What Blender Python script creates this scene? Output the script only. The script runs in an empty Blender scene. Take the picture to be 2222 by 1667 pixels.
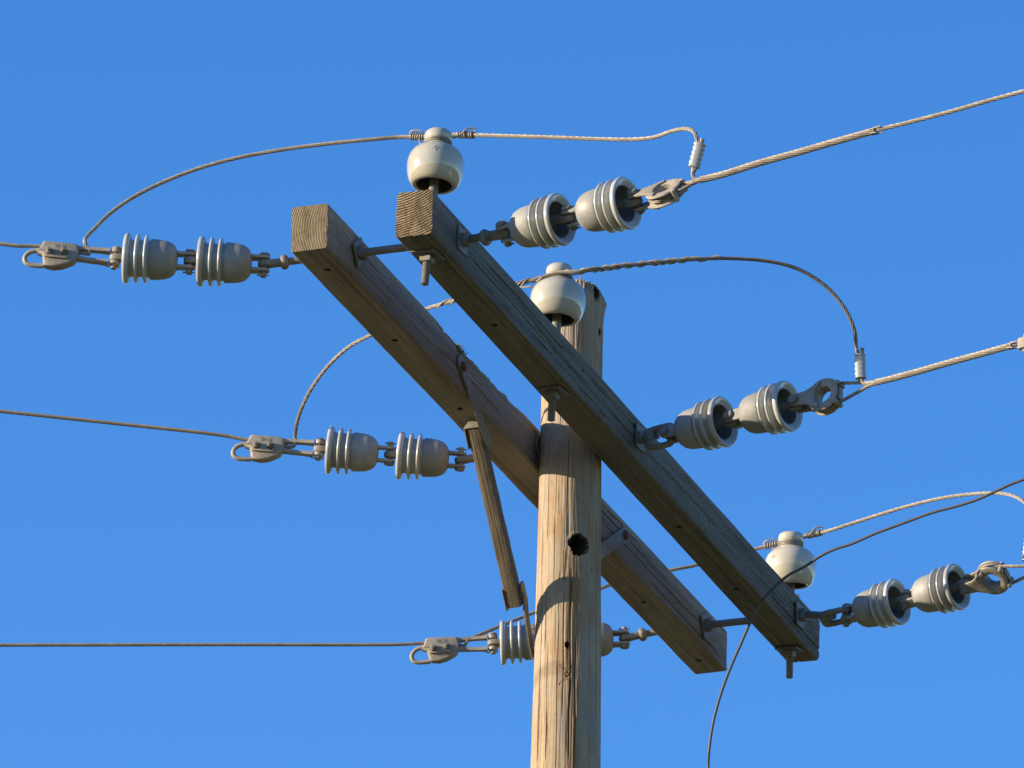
import bpy, bmesh, math, random
import numpy as np
from mathutils import Vector, Matrix, noise as mnoise

random.seed(7)
R = math.radians
scene = bpy.context.scene
COL = scene.collection

# ------------------------------------------------------------------ camera
W, H = 2222.0, 1667.0
CAM = np.array([-19.5254, -6.9585, -8.3004])
YAW, PITCH, ROLL, FPX = 0.3497, 0.3878, 0.0196, 19124.4
fw = np.array([math.cos(PITCH)*math.cos(YAW), math.cos(PITCH)*math.sin(YAW), math.sin(PITCH)])
r0 = np.array([math.sin(YAW), -math.cos(YAW), 0.0]); u0 = np.cross(r0, fw)
rt = math.cos(ROLL)*r0 + math.sin(ROLL)*u0
up = -math.sin(ROLL)*r0 + math.cos(ROLL)*u0
cd = bpy.data.cameras.new('camera'); cam = bpy.data.objects.new('camera', cd); COL.objects.link(cam)
cam.matrix_world = Matrix(((rt[0], up[0], -fw[0], CAM[0]), (rt[1], up[1], -fw[1], CAM[1]),
                           (rt[2], up[2], -fw[2], CAM[2]), (0, 0, 0, 1)))
cd.sensor_width = 36.0; cd.lens = FPX/W*36.0
cd.clip_start = 0.5; cd.clip_end = 6000
scene.camera = cam

# ------------------------------------------------------------------ world, sun, exposure
SUN_EL, SUN_AZ = 13.3, 122.0
world = bpy.data.worlds.new('World'); scene.world = world; world.use_nodes = True
wn = world.node_tree; wn.nodes.clear()
sky = wn.nodes.new('ShaderNodeTexSky'); sky.sky_type = 'NISHITA'; sky.sun_disc = False
sky.sun_elevation = R(SUN_EL); sky.sun_rotation = R(-(SUN_AZ-90)); sky.altitude = 200
sky.air_density = 1.0; sky.dust_density = 0.2; sky.ozone_density = 3.0
hsv = wn.nodes.new('ShaderNodeHueSaturation'); hsv.inputs['Saturation'].default_value = 1.28; hsv.inputs['Hue'].default_value = 0.514
bg = wn.nodes.new('ShaderNodeBackground'); bg.inputs['Strength'].default_value = 0.15
wo = wn.nodes.new('ShaderNodeOutputWorld')
wn.links.new(sky.outputs[0], hsv.inputs['Color']); wn.links.new(hsv.outputs[0], bg.inputs[0]); wn.links.new(bg.outputs[0], wo.inputs[0])

sd = bpy.data.lights.new('sun', 'SUN'); sun = bpy.data.objects.new('sun', sd); COL.objects.link(sun)
sd.energy = 5.0; sd.angle = R(0.5); sd.color = (1.0, 0.86, 0.66)
S = Vector((math.cos(R(SUN_AZ))*math.cos(R(SUN_EL)), math.sin(R(SUN_AZ))*math.cos(R(SUN_EL)), math.sin(R(SUN_EL))))
sun.rotation_euler = S.to_track_quat('Z', 'Y').to_euler()
sun.location = S*60
vs = scene.view_settings
vs.view_transform = 'Standard'; vs.look = 'None'; vs.exposure = 0.93; vs.gamma = 1.0; vs.use_curve_mapping = False

# ------------------------------------------------------------------ pixel -> point on a vertical plane (source photo pixels)
def ray(px, py):
    return CAM, fw + (px-W/2)/FPX*rt - (py-H/2)/FPX*up
def atY(px, py, Y):
    c, d = ray(px, py); return Vector(c + d*((Y-c[1])/d[1]))
def atX(px, py, X):
    c, d = ray(px, py); return Vector(c + d*((X-c[0])/d[0]))
DEFL = {1: math.tan(R(17)), -1: math.tan(R(14))}   # angle of the line at this pole, rear and front side
def atS(px, py, x0, s, off=0.0):
    """point on the vertical plane of a wire run leaving the arms at x0; s=+1 towards +Y, -1 towards -Y"""
    y0 = 0.18*s
    n = np.array([1.0, s*DEFL[s], 0.0]); c, d = ray(px, py)
    t = (x0+off + s*DEFL[s]*y0 - c@n)/(d@n); return Vector(c + d*t)
K = 1.005   # list coordinates were read off a 2211 px wide view

# ------------------------------------------------------------------ materials
def nt(name):
    m = bpy.data.materials.new(name); m.use_nodes = True
    t = m.node_tree; b = t.nodes['Principled BSDF']; return m, t, b
def N(t, kind, **kw):
    n = t.nodes.new(kind)
    for k, v in kw.items():
        if k in n.inputs: n.inputs[k].default_value = v
        else: setattr(n, k, v)
    return n
def mapped(t, scale, loc=(0, 0, 0), rot=(0, 0, 0), coord='Object'):
    tc = N(t, 'ShaderNodeTexCoord'); mp = N(t, 'ShaderNodeMapping')
    mp.inputs['Scale'].default_value = scale; mp.inputs['Location'].default_value = loc; mp.inputs['Rotation'].default_value = rot
    t.links.new(tc.outputs[coord], mp.inputs[0]); return mp.outputs[0]
def noise(t, vec, scale=1.0, detail=4.0, rough=0.6, dist=0.0):
    n = N(t, 'ShaderNodeTexNoise', Scale=scale, Detail=detail, Roughness=rough, Distortion=dist)
    t.links.new(vec, n.inputs['Vector']); return n.outputs['Fac']
def ramp(t, fac, stops, interp='LINEAR'):
    n = N(t, 'ShaderNodeValToRGB'); cr = n.color_ramp; cr.interpolation = interp
    while len(cr.elements) < len(stops): cr.elements.new(0.5)
    for e, (p, c) in zip(cr.elements, stops):
        e.position = p; e.color = (*c, 1) if len(c) == 3 else c
    t.links.new(fac, n.inputs[0]); return n.outputs[0]
def mix(t, fac, a, b, mode='MIX'):
    n = N(t, 'ShaderNodeMix', data_type='RGBA', blend_type=mode)
    for sock, v in ((n.inputs[0], fac), (n.inputs[6], a), (n.inputs[7], b)):
        if hasattr(v, 'links'): t.links.new(v, sock)
        elif isinstance(v, (int, float)): sock.default_value = v
        else: sock.default_value = (*v, 1)
    return n.outputs[2]
def math_(t, op, a, b=None, c=None):
    n = N(t, 'ShaderNodeMath', operation=op)
    for i, v in enumerate((a, b, c)):
        if v is None: continue
        if hasattr(v, 'links'): t.links.new(v, n.inputs[i])
        else: n.inputs[i].default_value = v
    return n.outputs[0]
def bump(t, b, height, strength, dist):
    n = N(t, 'ShaderNodeBump', Strength=strength, Distance=dist)
    t.links.new(height, n.inputs['Height']); t.links.new(n.outputs[0], b.inputs['Normal'])

def wood(name, axis, light, mid, dark, gray, gray_amt=0.5, incised=False, rough=0.85, fine=1.0, stains=None, soft=.75, bmp=.8, streak=False):
    m, t, b = nt(name)
    def sc(al, ac): return (al, ac, ac) if axis == 'X' else (ac, ac, al)
    g1 = noise(t, mapped(t, sc(1.6*fine, 70*fine)), 1, 6, .65, .4)
    g2 = noise(t, mapped(t, sc(5*fine, 240*fine), (3, 1, 2)), 1, 4, .6)
    pt = noise(t, mapped(t, sc(2.2, 9), (9, 4, 1)), 1, 3, .6)
    sp = noise(t, mapped(t, (60, 60, 60)), 1, 3, .7)
    c = ramp(t, g1, [(0.28, dark), (0.47, mid), (0.72, light)])
    c2 = ramp(t, g2, [(0.3, (.62, .6, .57)), (0.6, (1, 1, 1))])
    c = mix(t, soft, c, c2, 'MULTIPLY')
    gm = ramp(t, pt, [(0.35, (0, 0, 0)), (0.65, (gray_amt,)*3)])
    c = mix(t, gm, c, mix(t, soft, gray, c2, 'MULTIPLY'))
    spk = ramp(t, sp, [(0.3, (.75, .75, .75)), (0.55, (1, 1, 1))])
    c = mix(t, 0.6, c, spk, 'MULTIPLY')
    if stains:
        s2 = noise(t, mapped(t, sc(1.3, 16), (2, 7, 5)), 1, 4, .6)
        c = mix(t, ramp(t, s2, [(0.56, (0, 0, 0)), (0.7, (.75,)*3)]), c, stains)
    if streak:      # warm and grey weathering patches
        p1 = noise(t, mapped(t, (15, 15, 5.5), (1, 2, 3)), 1, 5, .62, .6); p2 = noise(t, mapped(t, (20, 20, 6), (7, 1, 4)), 1, 5, .62, .6)
        c = mix(t, ramp(t, p1, [(.50, (0, 0, 0)), (.62, (.6,)*3)]), c, mix(t, .6, (.33, .19, .088), c2, 'MULTIPLY'))
        c = mix(t, ramp(t, p2, [(.52, (0, 0, 0)), (.64, (.65,)*3)]), c, mix(t, .6, (.30, .265, .215), c2, 'MULTIPLY'))
    if streak:      # long brown run below the knot hole
        tc = N(t, 'ShaderNodeTexCoord'); sx = N(t, 'ShaderNodeSeparateXYZ'); t.links.new(tc.outputs['Object'], sx.inputs[0])
        lat = math_(t, 'ADD', math_(t, 'MULTIPLY', sx.outputs[0], .336), math_(t, 'MULTIPLY', sx.outputs[1], -.942))
        wv = noise(t, mapped(t, (3, 3, 7)), 1, 4, .6)
        lt = math_(t, 'ABSOLUTE', math_(t, 'SUBTRACT', math_(t, 'ADD', lat, math_(t, 'MULTIPLY', math_(t, 'SUBTRACT', wv, .5), .03)), .013))
        ml = N(t, 'ShaderNodeMapRange', interpolation_type='SMOOTHSTEP'); t.links.new(lt, ml.inputs[0])
        for k_, v_ in ((1, .022), (2, .006), (3, 0.0), (4, 1.0)): ml.inputs[k_].default_value = v_
        mz = N(t, 'ShaderNodeMapRange', interpolation_type='SMOOTHSTEP'); t.links.new(sx.outputs[2], mz.inputs[0])
        for k_, v_ in ((1, -.30), (2, -.40), (3, 0.0), (4, .75)): mz.inputs[k_].default_value = v_
        front = math_(t, 'LESS_THAN', sx.outputs[0], 0.0)
        c = mix(t, math_(t, 'MULTIPLY', math_(t, 'MULTIPLY', ml.outputs[0], mz.outputs[0]), front), c, mix(t, .6, (.24, .135, .06), c2, 'MULTIPLY'))
    if incised:  # incising slits as flat dark dashes, their shade painted in
        tc = N(t, 'ShaderNodeTexCoord'); sx = N(t, 'ShaderNodeSeparateXYZ'); t.links.new(tc.outputs['Object'], sx.inputs[0])
        row = math_(t, 'DIVIDE', sx.outputs[2], .0125)
        fl = math_(t, 'FLOOR', row); fr = math_(t, 'FRACT', row)
        uu = math_(t, 'FRACT', math_(t, 'ADD', math_(t, 'DIVIDE', sx.outputs[0], .034), math_(t, 'MULTIPLY', fl, .37)))
        a = math_(t, 'LESS_THAN', math_(t, 'ABSOLUTE', math_(t, 'SUBTRACT', fr, .5)), .11)
        bb = math_(t, 'LESS_THAN', math_(t, 'ABSOLUTE', math_(t, 'SUBTRACT', uu, .5)), .17)
        ff = math_(t, 'MULTIPLY', math_(t, 'LESS_THAN', sx.outputs[1], -.0445), math_(t, 'GREATER_THAN', noise(t, mapped(t, (7, 30, 30)), 1, 2), .47))
        c = mix(t, math_(t, 'MULTIPLY', math_(t, 'MULTIPLY', math_(t, 'MULTIPLY', a, bb), ff), .6), c, (.03, .03, .027))
    t.links.new(c, b.inputs['Base Color']); b.inputs['Roughness'].default_value = rough
    b.inputs['Specular IOR Level'].default_value = 0.2
    h = math_(t, 'ADD', math_(t, 'MULTIPLY', g1, 1.0), math_(t, 'MULTIPLY', g2, .7))
    bump(t, b, h, bmp, .004)
    return m

def endgrain(name, pith, spacing, light, dark, seed=0, checks=3, wobble=.012):
    m, t, b = nt(name)
    tc = N(t, 'ShaderNodeTexCoord'); mp = N(t, 'ShaderNodeMapping'); t.links.new(tc.outputs['Object'], mp.inputs[0])
    mp.inputs['Scale'].default_value = (0, 1, 1)
    wob = N(t, 'ShaderNodeTexNoise', Scale=13.0, Detail=1.5); t.links.new(mp.outputs[0], wob.inputs['Vector'])
    sub = N(t, 'ShaderNodeVectorMath', operation='SUBTRACT'); t.links.new(mp.outputs[0], sub.inputs[0]); sub.inputs[1].default_value = (0, pith[0], pith[1])
    ln = N(t, 'ShaderNodeVectorMath', operation='LENGTH'); t.links.new(sub.outputs[0], ln.inputs[0])
    d = math_(t, 'ADD', ln.outputs['Value'], math_(t, 'MULTIPLY', wob.outputs['Fac'], wobble))
    w2 = N(t, 'ShaderNodeTexNoise', Scale=75.0, Detail=3.0); t.links.new(mp.outputs[0], w2.inputs['Vector'])
    d = math_(t, 'ADD', d, math_(t, 'MULTIPLY', w2.outputs['Fac'], spacing*.75))
    w = math_(t, 'FRACT', math_(t, 'DIVIDE', d, spacing))
    pat = noise(t, mapped(t, (1, 22, 22), (seed, seed, 0)), 1, 3, .6)
    fib = noise(t, mapped(t, (1, 500, 500)), 1, 2, .6)
    c = ramp(t, w, [(0.0, dark), (0.30, dark), (0.48, light), (0.84, light), (0.98, dark)])
    c = mix(t, ramp(t, pat, [(0.38, (0, 0, 0)), (0.7, (.6,)*3)]), c, tuple(.5*(a+bb)*.8 for a, bb in zip(light, dark)))
    wx = noise(t, mapped(t, (1, 30, 18), (seed+3, 1, seed)), 1, 4, .65)
    c = mix(t, .85, c, ramp(t, wx, [(0.34, (.45, .43, .40)), (.58, (1, 1, 1))]), 'MULTIPLY')
    c = mix(t, .5, c, ramp(t, fib, [(0.3, (.6, .6, .6)), (.6, (1, 1, 1))]), 'MULTIPLY')
    # radial drying checks
    sx = N(t, 'ShaderNodeSeparateXYZ'); t.links.new(sub.outputs[0], sx.inputs[0])
    ang = math_(t, 'ARCTAN2', sx.outputs[1], sx.outputs[2])
    ck = math_(t, 'FRACT', math_(t, 'MULTIPLY', math_(t, 'ADD', ang, math_(t, 'MULTIPLY', pat, .06)), checks*3.0))
    ckm = math_(t, 'MULTIPLY', math_(t, 'LESS_THAN', ck, .045), math_(t, 'GREATER_THAN', noise(t, mapped(t, (1, 40, 40), (4, seed, 1)), 1, 2), .46))
    if checks: c = mix(t, math_(t, 'MULTIPLY', ckm, .8), c, (.03, .02, .012))
    t.links.new(c, b.inputs['Base Color']); b.inputs['Roughness'].default_value = .9; b.inputs['Specular IOR Level'].default_value = .15
    bump(t, b, ramp(t, w, [(0, (0, 0, 0)), (.25, (.1,)*3), (.5, (1, 1, 1)), (.8, (.9,)*3), (1, (0, 0, 0))]), .9, .003)
    return m

def simple(name, col, rough, metallic=0.0, var=0.25, scale=40, coat=0.0, dirt=None, bumpy=0.0, spec=.5):
    m, t, b = nt(name)
    tc = N(t, 'ShaderNodeTexCoord'); oi = N(t, 'ShaderNodeObjectInfo')
    sh = N(t, 'ShaderNodeVectorMath', operation='SCALE'); sh.inputs[0].default_value = (3.1, 1.7, 2.3); t.links.new(oi.outputs['Random'], sh.inputs['Scale'])
    ad = N(t, 'ShaderNodeVectorMath', operation='ADD'); t.links.new(tc.outputs['Object'], ad.inputs[0]); t.links.new(sh.outputs[0], ad.inputs[1])
    def at_scale(k, loc=(0, 0, 0)):
        mp = N(t, 'ShaderNodeMapping'); mp.inputs['Scale'].default_value = (k,)*3; mp.inputs['Location'].default_value = loc
        t.links.new(ad.outputs[0], mp.inputs[0]); return mp.outputs[0]
    n1 = noise(t, at_scale(scale), 1, 5, .65)
    c = ramp(t, n1, [(0.3, tuple(x*(1-var) for x in col)), (0.7, tuple(min(1, x*(1+var*.4)) for x in col))])
    if dirt:
        n2 = noise(t, at_scale(scale*.45, (5, 2, 8)), 1, 5, .72)
        c = mix(t, ramp(t, n2, [(0.44, (0, 0, 0)), (0.66, (.9,)*3)]), c, dirt)
    vr = N(t, 'ShaderNodeHueSaturation'); t.links.new(c, vr.inputs['Color']); t.links.new(math_(t, 'ADD', math_(t, 'MULTIPLY', oi.outputs['Random'], .22), .88), vr.inputs['Value'])
    t.links.new(vr.outputs[0], b.inputs['Base Color'])
    rr = ramp(t, n1, [(0.3, (min(1, rough*1.15),)*3), (.7, (rough*.9,)*3)]); t.links.new(rr, b.inputs['Roughness'])
    b.inputs['Metallic'].default_value = metallic; b.inputs['Specular IOR Level'].default_value = spec
    if coat: b.inputs['Coat Weight'].default_value = coat; b.inputs['Coat Roughness'].default_value = .05
    if bumpy: bump(t, b, noise(t, mapped(t, (scale*6,)*3), 1, 3, .6), bumpy, .001)
    return m

M_POLE = wood('pole_wood', 'Z', (.50, .36, .215), (.395, .275, .16), (.24, .158, .092), (.33, .275, .205), .72, rough=.85, stains=(.19, .11, .055), soft=.45, bmp=.32, streak=True)
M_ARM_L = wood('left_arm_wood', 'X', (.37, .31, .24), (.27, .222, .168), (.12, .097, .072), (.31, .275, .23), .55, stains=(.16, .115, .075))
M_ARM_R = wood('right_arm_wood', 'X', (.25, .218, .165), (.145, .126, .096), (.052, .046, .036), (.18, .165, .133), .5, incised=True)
M_END_L = endgrain('left_arm_end_grain', (.21, -.01), .0041, (.42, .33, .20), (.075, .05, .027), 2, 0, .0045)
M_END_R = endgrain('right_arm_end_grain', (.075, .235), .0064, (.42, .315, .18), (.045, .026, .013), 5, 3, .010)
M_BRACE = wood('brace_wood', 'X', (.20, .145, .09), (.135, .098, .062), (.045, .033, .022), (.17, .14, .108), .5)
M_PORC = simple('cream_porcelain', (.455, .415, .32), .15, 0, .06, 14, .55, dirt=(.375, .325, .225))
M_PORC_IN = simple('painted_bore_shade', (.035, .025, .018), .7, 0, .3, 60)  # bore painted near black to carry the shade inside the insulator
M_SHED = simple('grey_porcelain', (.42, .41, .365), .24, 0, .1, 18, .25, dirt=(.33, .31, .262))
M_CAP = simple('galvanised_cap', (.285, .275, .245), .62, .1, .2, 30, dirt=(.225, .205, .17), bumpy=.15)
M_GALV = simple('galvanised_steel', (.215, .196, .159), .62, .1, .25, 60, dirt=(.155, .126, .089), bumpy=.2)
M_CLAMP = simple('cast_aluminium', (.326, .281, .218), .6, .1, .22, 70, dirt=(.222, .181, .133), bumpy=.25)
M_WIRE = simple('aluminium_strand', (.30, .255, .198), .5, .2, .25, 45, dirt=(.20, .16, .12))
M_TIE = simple('tie_strand', (.281, .244, .192), .5, .2, .2, 55, dirt=(.192, .155, .118))
M_SLEEVE = simple('aluminium_sleeve', (.407, .392, .355), .5, .2, .15, 70)
M_BLACKW = simple('weathered_black_jacket', (.085, .07, .062), .6, 0, .3, 40)
M_MOSS = simple('moss', (.10, .11, .045), .95, 0, .5, 300)
M_MARK = simple('faded_blue_stamp', (.36, .355, .33), .4, 0, .2, 500)
M_CEMENT = simple('shaded_bell_cement', (.19, .185, .17), .85, 0, .3, 50)  # cement in the bell, its grey also darkened for the shade there
M_HOLE_SHADE = simple('painted_hole_shade', (.03, .022, .015), .95, 0, .4, 60)  # hole interiors painted near black, standing in for the shade inside
M_WASH = simple('shaded_washer_steel', (.13, .125, .11), .7, .1, .3, 60)  # washer steel with the shade under the arm put into its colour
M_RUST = simple('rusty_steel', (.148, .078, .044), .8, .1, .4, 80)

def ground_mat():
    m, t, b = nt('dry_grass')
    a = noise(t, mapped(t, (.35,)*3), 1, 6, .65); d = noise(t, mapped(t, (5,)*3), 1, 5, .7)
    c = mix(t, ramp(t, d, [(.35, (0, 0, 0)), (.65, (1, 1, 1))]), ramp(t, a, [(.35, (.10, .10, .035)), (.65, (.22, .185, .085))]), (.15, .14, .055))
    t.links.new(c, b.inputs['Base Color']); b.inputs['Roughness'].default_value = .95; return m
M_GROUND = ground_mat()
M_HILL = simple('wooded_slope', (.06, .065, .03), .95, 0, .5, .3)

# ------------------------------------------------------------------ object helpers
def tag(o, label=None, cat=None, group=None, kind=None):
    if label: o['label'] = label
    if cat: o['category'] = cat
    if group: o['group'] = group
    if kind: o['kind'] = kind
    return o
def empty(name, mat=None, label=None, cat=None, group=None):
    o = bpy.data.objects.new(name, None); COL.objects.link(o); o.empty_display_size = .05
    if mat is not None: o.matrix_world = mat
    return tag(o, label, cat, group)
def frame(p, x, z):
    """matrix whose local X follows x and whose local Z is as near z as possible"""
    x = Vector(x).normalized(); z = Vector(z); y = z.cross(x).normalized(); z = x.cross(y)
    m = Matrix(((x[0], y[0], z[0], p[0]), (x[1], y[1], z[1], p[1]), (x[2], y[2], z[2], p[2]), (0, 0, 0, 1)))
    return m
class MB:
    """collects shapes, links them as one mesh"""
    def __init__(s): s.v = []; s.f = []; s.m = []
    def add(s, vs_, fs, mi=0):
        o = len(s.v); s.v += [tuple(v) for v in vs_]; s.f += [tuple(i+o for i in f) for f in fs]; s.m += [mi]*len(fs); return s
    def grid(s, rows, closed_u=True, mi=0, caps=(False, False)):
        n = len(rows[0]); vs_ = [p for r_ in rows for p in r_]; fs = []
        for i in range(len(rows)-1):
            for j in range(n if closed_u else n-1):
                a, b = i*n+j, i*n+(j+1) % n; fs.append((a, b, b+n, a+n))
        if caps[0]: fs.append(tuple(range(n-1, -1, -1)))
        if caps[1]: fs.append(tuple(range((len(rows)-1)*n, len(rows)*n)))
        return s.add(vs_, fs, mi)
    def lathe(s, prof, seg=40, mat=Matrix(), mi=0, caps=(True, True), wob=None):
        """prof = [(x, r)] about local X"""
        rows = []
        for x, r_ in prof:
            rows.append([mat @ Vector((x, r_*math.cos(2*math.pi*j/seg), r_*math.sin(2*math.pi*j/seg))) for j in range(seg)])
        return s.grid(rows, True, mi, caps)
    def rod(s, a, b, r1, r2=None, seg=16, mi=0, ch=.0):
        a, b = Vector(a), Vector(b); d = b-a; L = d.length; r2 = r1 if r2 is None else r2
        m = frame(a, d, (0, 0, 1) if abs(d.normalized().z) < .9 else (1, 0, 0))
        pr = [(0, r1), (L, r2)] if ch == 0 else [(0, r1-ch), (ch, r1), (L-ch, r2), (L, r2-ch)]
        return s.lathe(pr, seg, m, mi)
    def thread(s, a, b, r_, pitch=.0032, seg=14, mi=0):
        a, b = Vector(a), Vector(b); d = b-a; L = d.length
        m = frame(a, d, (0, 0, 1) if abs(d.normalized().z) < .9 else (1, 0, 0)); pr = []; x = 0
        while x < L-.002:
            pr += [(x, r_*.86), (x+pitch*.5, r_)]; x += pitch
        pr += [(L-.0015, r_*.9), (L, r_*.7)]
        return s.lathe(pr, seg, m, mi)
    def box(s, dims, mat=Matrix(), bev=.002, mi=0):
        """box centred on mat with chamfered edges"""
        bm = bmesh.new(); bmesh.ops.create_cube(bm, size=1)
        for v in bm.verts: v.co = Vector((v.co.x*dims[0], v.co.y*dims[1], v.co.z*dims[2]))
        if bev: bmesh.ops.bevel(bm, geom=bm.edges[:], offset=min(bev, min(dims)*.45), segments=2, profile=.6, affect='EDGES')
        bm.verts.index_update()
        s.add([mat @ v.co for v in bm.verts], [[v.index for v in f.verts] for f in bm.faces], mi); bm.free(); return s
    def prism(s, pts, depth, mat=Matrix(), bev=.002, mi=0, axis='Y'):
        """polygon in local XZ extruded along local Y (centred), chamfered"""
        bm = bmesh.new()
        lo = [bm.verts.new((x, -depth/2, z)) for x, z in pts]; hi = [bm.verts.new((x, depth/2, z)) for x, z in pts]
        bm.faces.new(lo); bm.faces.new(hi[::-1]); n = len(pts)
        for i in range(n): bm.faces.new((lo[(i+1) % n], lo[i], hi[i], hi[(i+1) % n]))
        bmesh.ops.recalc_face_normals(bm, faces=bm.faces[:])
        if bev:
            eg = [e for e in bm.edges if abs(e.verts[0].co.y-e.verts[1].co.y) < 1e-6]
            bmesh.ops.bevel(bm, geom=eg, offset=bev, segments=3, profile=.5, affect='EDGES')
        bm.verts.index_update()
        s.add([mat @ v.co for v in bm.verts], [[v.index for v in f.verts] for f in bm.faces], mi); bm.free(); return s
    def nut(s, mat, r_=.014, h=.012, n=6, mi=0):
        """nut about local X of mat"""
        c = .0015
        return s.lathe([(0, r_-c), (c, r_), (h-c, r_), (h, r_-c)], n, mat, mi)
    def tube(s, pts, r_, seg=10, mi=0, caps=True, closed=False):
        P, T, A, B = frames(pts, closed)
        rad = r_ if hasattr(r_, '__len__') else [r_]*len(P)
        rows = [[p + (A[i]*math.cos(2*math.pi*j/seg) + B[i]*math.sin(2*math.pi*j/seg))*rad[i] for j in range(seg)] for i, p in enumerate(P)]
        if closed: rows.append(rows[0])
        return s.grid(rows, True, mi, (caps and not closed, caps and not closed))
    def strand(s, pts, r_, n=6, lay=.1, mi=0, per=6, phase=0.0, hand=1):
        """laid cable: n round strands twisted about the path, swept as a lobed section"""
        P, T, A, B = frames(pts); q = math.sin(math.pi/n); rs = r_*q/(1+q); rc = r_-rs
        sec = []
        for k in range(n):
            for j in range(per):
                phi = (j/per-.5)*2*math.pi/n
                rho = rc*math.cos(phi) + math.sqrt(max(0, rs*rs-(rc*math.sin(phi))**2))
                sec.append((k*2*math.pi/n+phi, rho))
        rows = []; L = 0
        for i, p in enumerate(P):
            if i: L += (P[i]-P[i-1]).length
            tw = hand*L/lay*2*math.pi + phase
            rows.append([p + (A[i]*math.cos(a+tw) + B[i]*math.sin(a+tw))*rho for a, rho in sec])
        return s.grid(rows, True, mi, (True, True))
    def build(s, name, mats, parent=None, local=False, smooth=40, mat=None):
        me = bpy.data.meshes.new(name); me.from_pydata(s.v, [], s.f)
        if not isinstance(mats, (list, tuple)): mats = [mats]
        for m in mats: me.materials.append(m)
        if len(mats) > 1: me.polygons.foreach_set('material_index', s.m)
        me.update()
        bm = bmesh.new(); bm.from_mesh(me); bmesh.ops.recalc_face_normals(bm, faces=bm.faces[:]); bm.to_mesh(me); bm.free()
        me.shade_smooth(); me.set_sharp_from_angle(angle=R(smooth))
        o = bpy.data.objects.new(name, me); COL.objects.link(o)
        if parent is not None: o.parent = parent
        if mat is not None: o.matrix_world = mat
        return o

def frames(pts, closed=False):
    P = [Vector(p) for p in pts]; n = len(P); T = []
    for i in range(n):
        a = P[(i-1) % n] if closed else P[max(0, i-1)]; b = P[(i+1) % n] if closed else P[min(n-1, i+1)]
        T.append((b-a).normalized())
    ref = Vector((0, 0, 1)) if abs(T[0].z) < .9 else Vector((1, 0, 0))
    a = (ref - T[0]*ref.dot(T[0])).normalized(); A = [a]; B = [T[0].cross(a)]
    for i in range(1, n):
        a = A[-1] - T[i]*A[-1].dot(T[i]); a.normalize(); A.append(a); B.append(T[i].cross(a))
    return P, T, A, B
def spline(ctrl, ds=.004):
    """centripetal Catmull-Rom through ctrl, evenly resampled"""
    C = [Vector(c) for c in ctrl]; C = [C[0]*2-C[1]] + C + [C[-1]*2-C[-2]]; out = []
    for i in range(1, len(C)-2):
        p0, p1, p2, p3 = C[i-1:i+3]
        t0 = 0; t1 = t0+max(1e-6, (p1-p0).length)**.5; t2 = t1+max(1e-6, (p2-p1).length)**.5; t3 = t2+max(1e-6, (p3-p2).length)**.5
        k = max(4, int((p2-p1).length/.002))
        for j in range(k):
            t = t1+(t2-t1)*j/k
            a1 = p0*((t1-t)/(t1-t0))+p1*((t-t0)/(t1-t0)); a2 = p1*((t2-t)/(t2-t1))+p2*((t-t1)/(t2-t1)); a3 = p2*((t3-t)/(t3-t2))+p3*((t-t2)/(t3-t2))
            b1 = a1*((t2-t)/(t2-t0))+a2*((t-t0)/(t2-t0)); b2 = a2*((t3-t)/(t3-t1))+a3*((t-t1)/(t3-t1))
            out.append(b1*((t2-t)/(t2-t1))+b2*((t-t1)/(t2-t1)))
    out.append(C[-2]); return resample(out, ds)
def resample(pts, ds):
    res = [pts[0].copy()]; acc = 0
    for i in range(1, len(pts)):
        a, b = pts[i-1], pts[i]; L = (b-a).length
        while acc+L >= ds:
            f = (ds-acc)/L; a = a.lerp(b, f); res.append(a.copy()); L = (b-a).length; acc = 0
            if L < 1e-9: break
        acc += L
    if (pts[-1]-res[-1]).length > ds*.3: res.append(pts[-1].copy())
    else: res[-1] = pts[-1].copy()
    return res
def coil(path, i0, i1, turns, rad, phase=0, step=.12, hand=1):
    """helix about part of a path"""
    P, T, A, B = frames(path); n = max(8, int(abs(turns)*2*math.pi/ (step*2.5))); out = []
    for k in range(n+1):
        f = i0+(i1-i0)*k/n; i = min(len(P)-2, int(f)); u = f-i
        p = P[i].lerp(P[i+1], u); a = phase+hand*turns*2*math.pi*k/n
        out.append(p+(A[i]*math.cos(a)+B[i]*math.sin(a))*rad)
    return out
def nearest(path, p):
    p = Vector(p); return min(range(len(path)), key=lambda i: (path[i]-p).length)
def dup(root, mat, **props):
    """a thing with copies of its parts and sub-parts"""
    r_ = root.copy(); COL.objects.link(r_); r_.matrix_world = mat
    for k, v in props.items(): r_[k] = v
    for ch in list(root.children):
        c = ch.copy(); COL.objects.link(c); c.parent = r_
        for g in list(ch.children):
            d = g.copy(); COL.objects.link(d); d.parent = c
    return r_
def fbm(x, y, z, o=4): return mnoise.fractal(Vector((x, y, z)), 1.0, 2.0, o)

# ------------------------------------------------------------------ ground
GZ = -9.9
mb = MB(); NR = 48
rows = [[(rr*math.cos(2*math.pi*j/64), rr*math.sin(2*math.pi*j/64), GZ) for j in range(64)] for rr in (.01, 5, 15, 40, 100, 300, 1000, 3000)]
mb.grid(rows, True)
tag(mb.build('ground', M_GROUND), kind='structure')

rows = []
for k, (rr, hh) in enumerate(((110, 0), (118, .55), (132, .9), (150, 1.0), (190, .8), (260, .0))):
    rows.append([(rr*math.cos(2*math.pi*j/180), rr*math.sin(2*math.pi*j/180), GZ-.3+hh*(13+5*fbm(math.cos(2*math.pi*j/180)*2.5, math.sin(2*math.pi*j/180)*2.5, 1, 4)+2.5*fbm(j*.5, k, 4, 2))) for j in range(180)])
mb = MB(); mb.grid(rows, True); tag(mb.build('hills', M_HILL), kind='structure')

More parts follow.
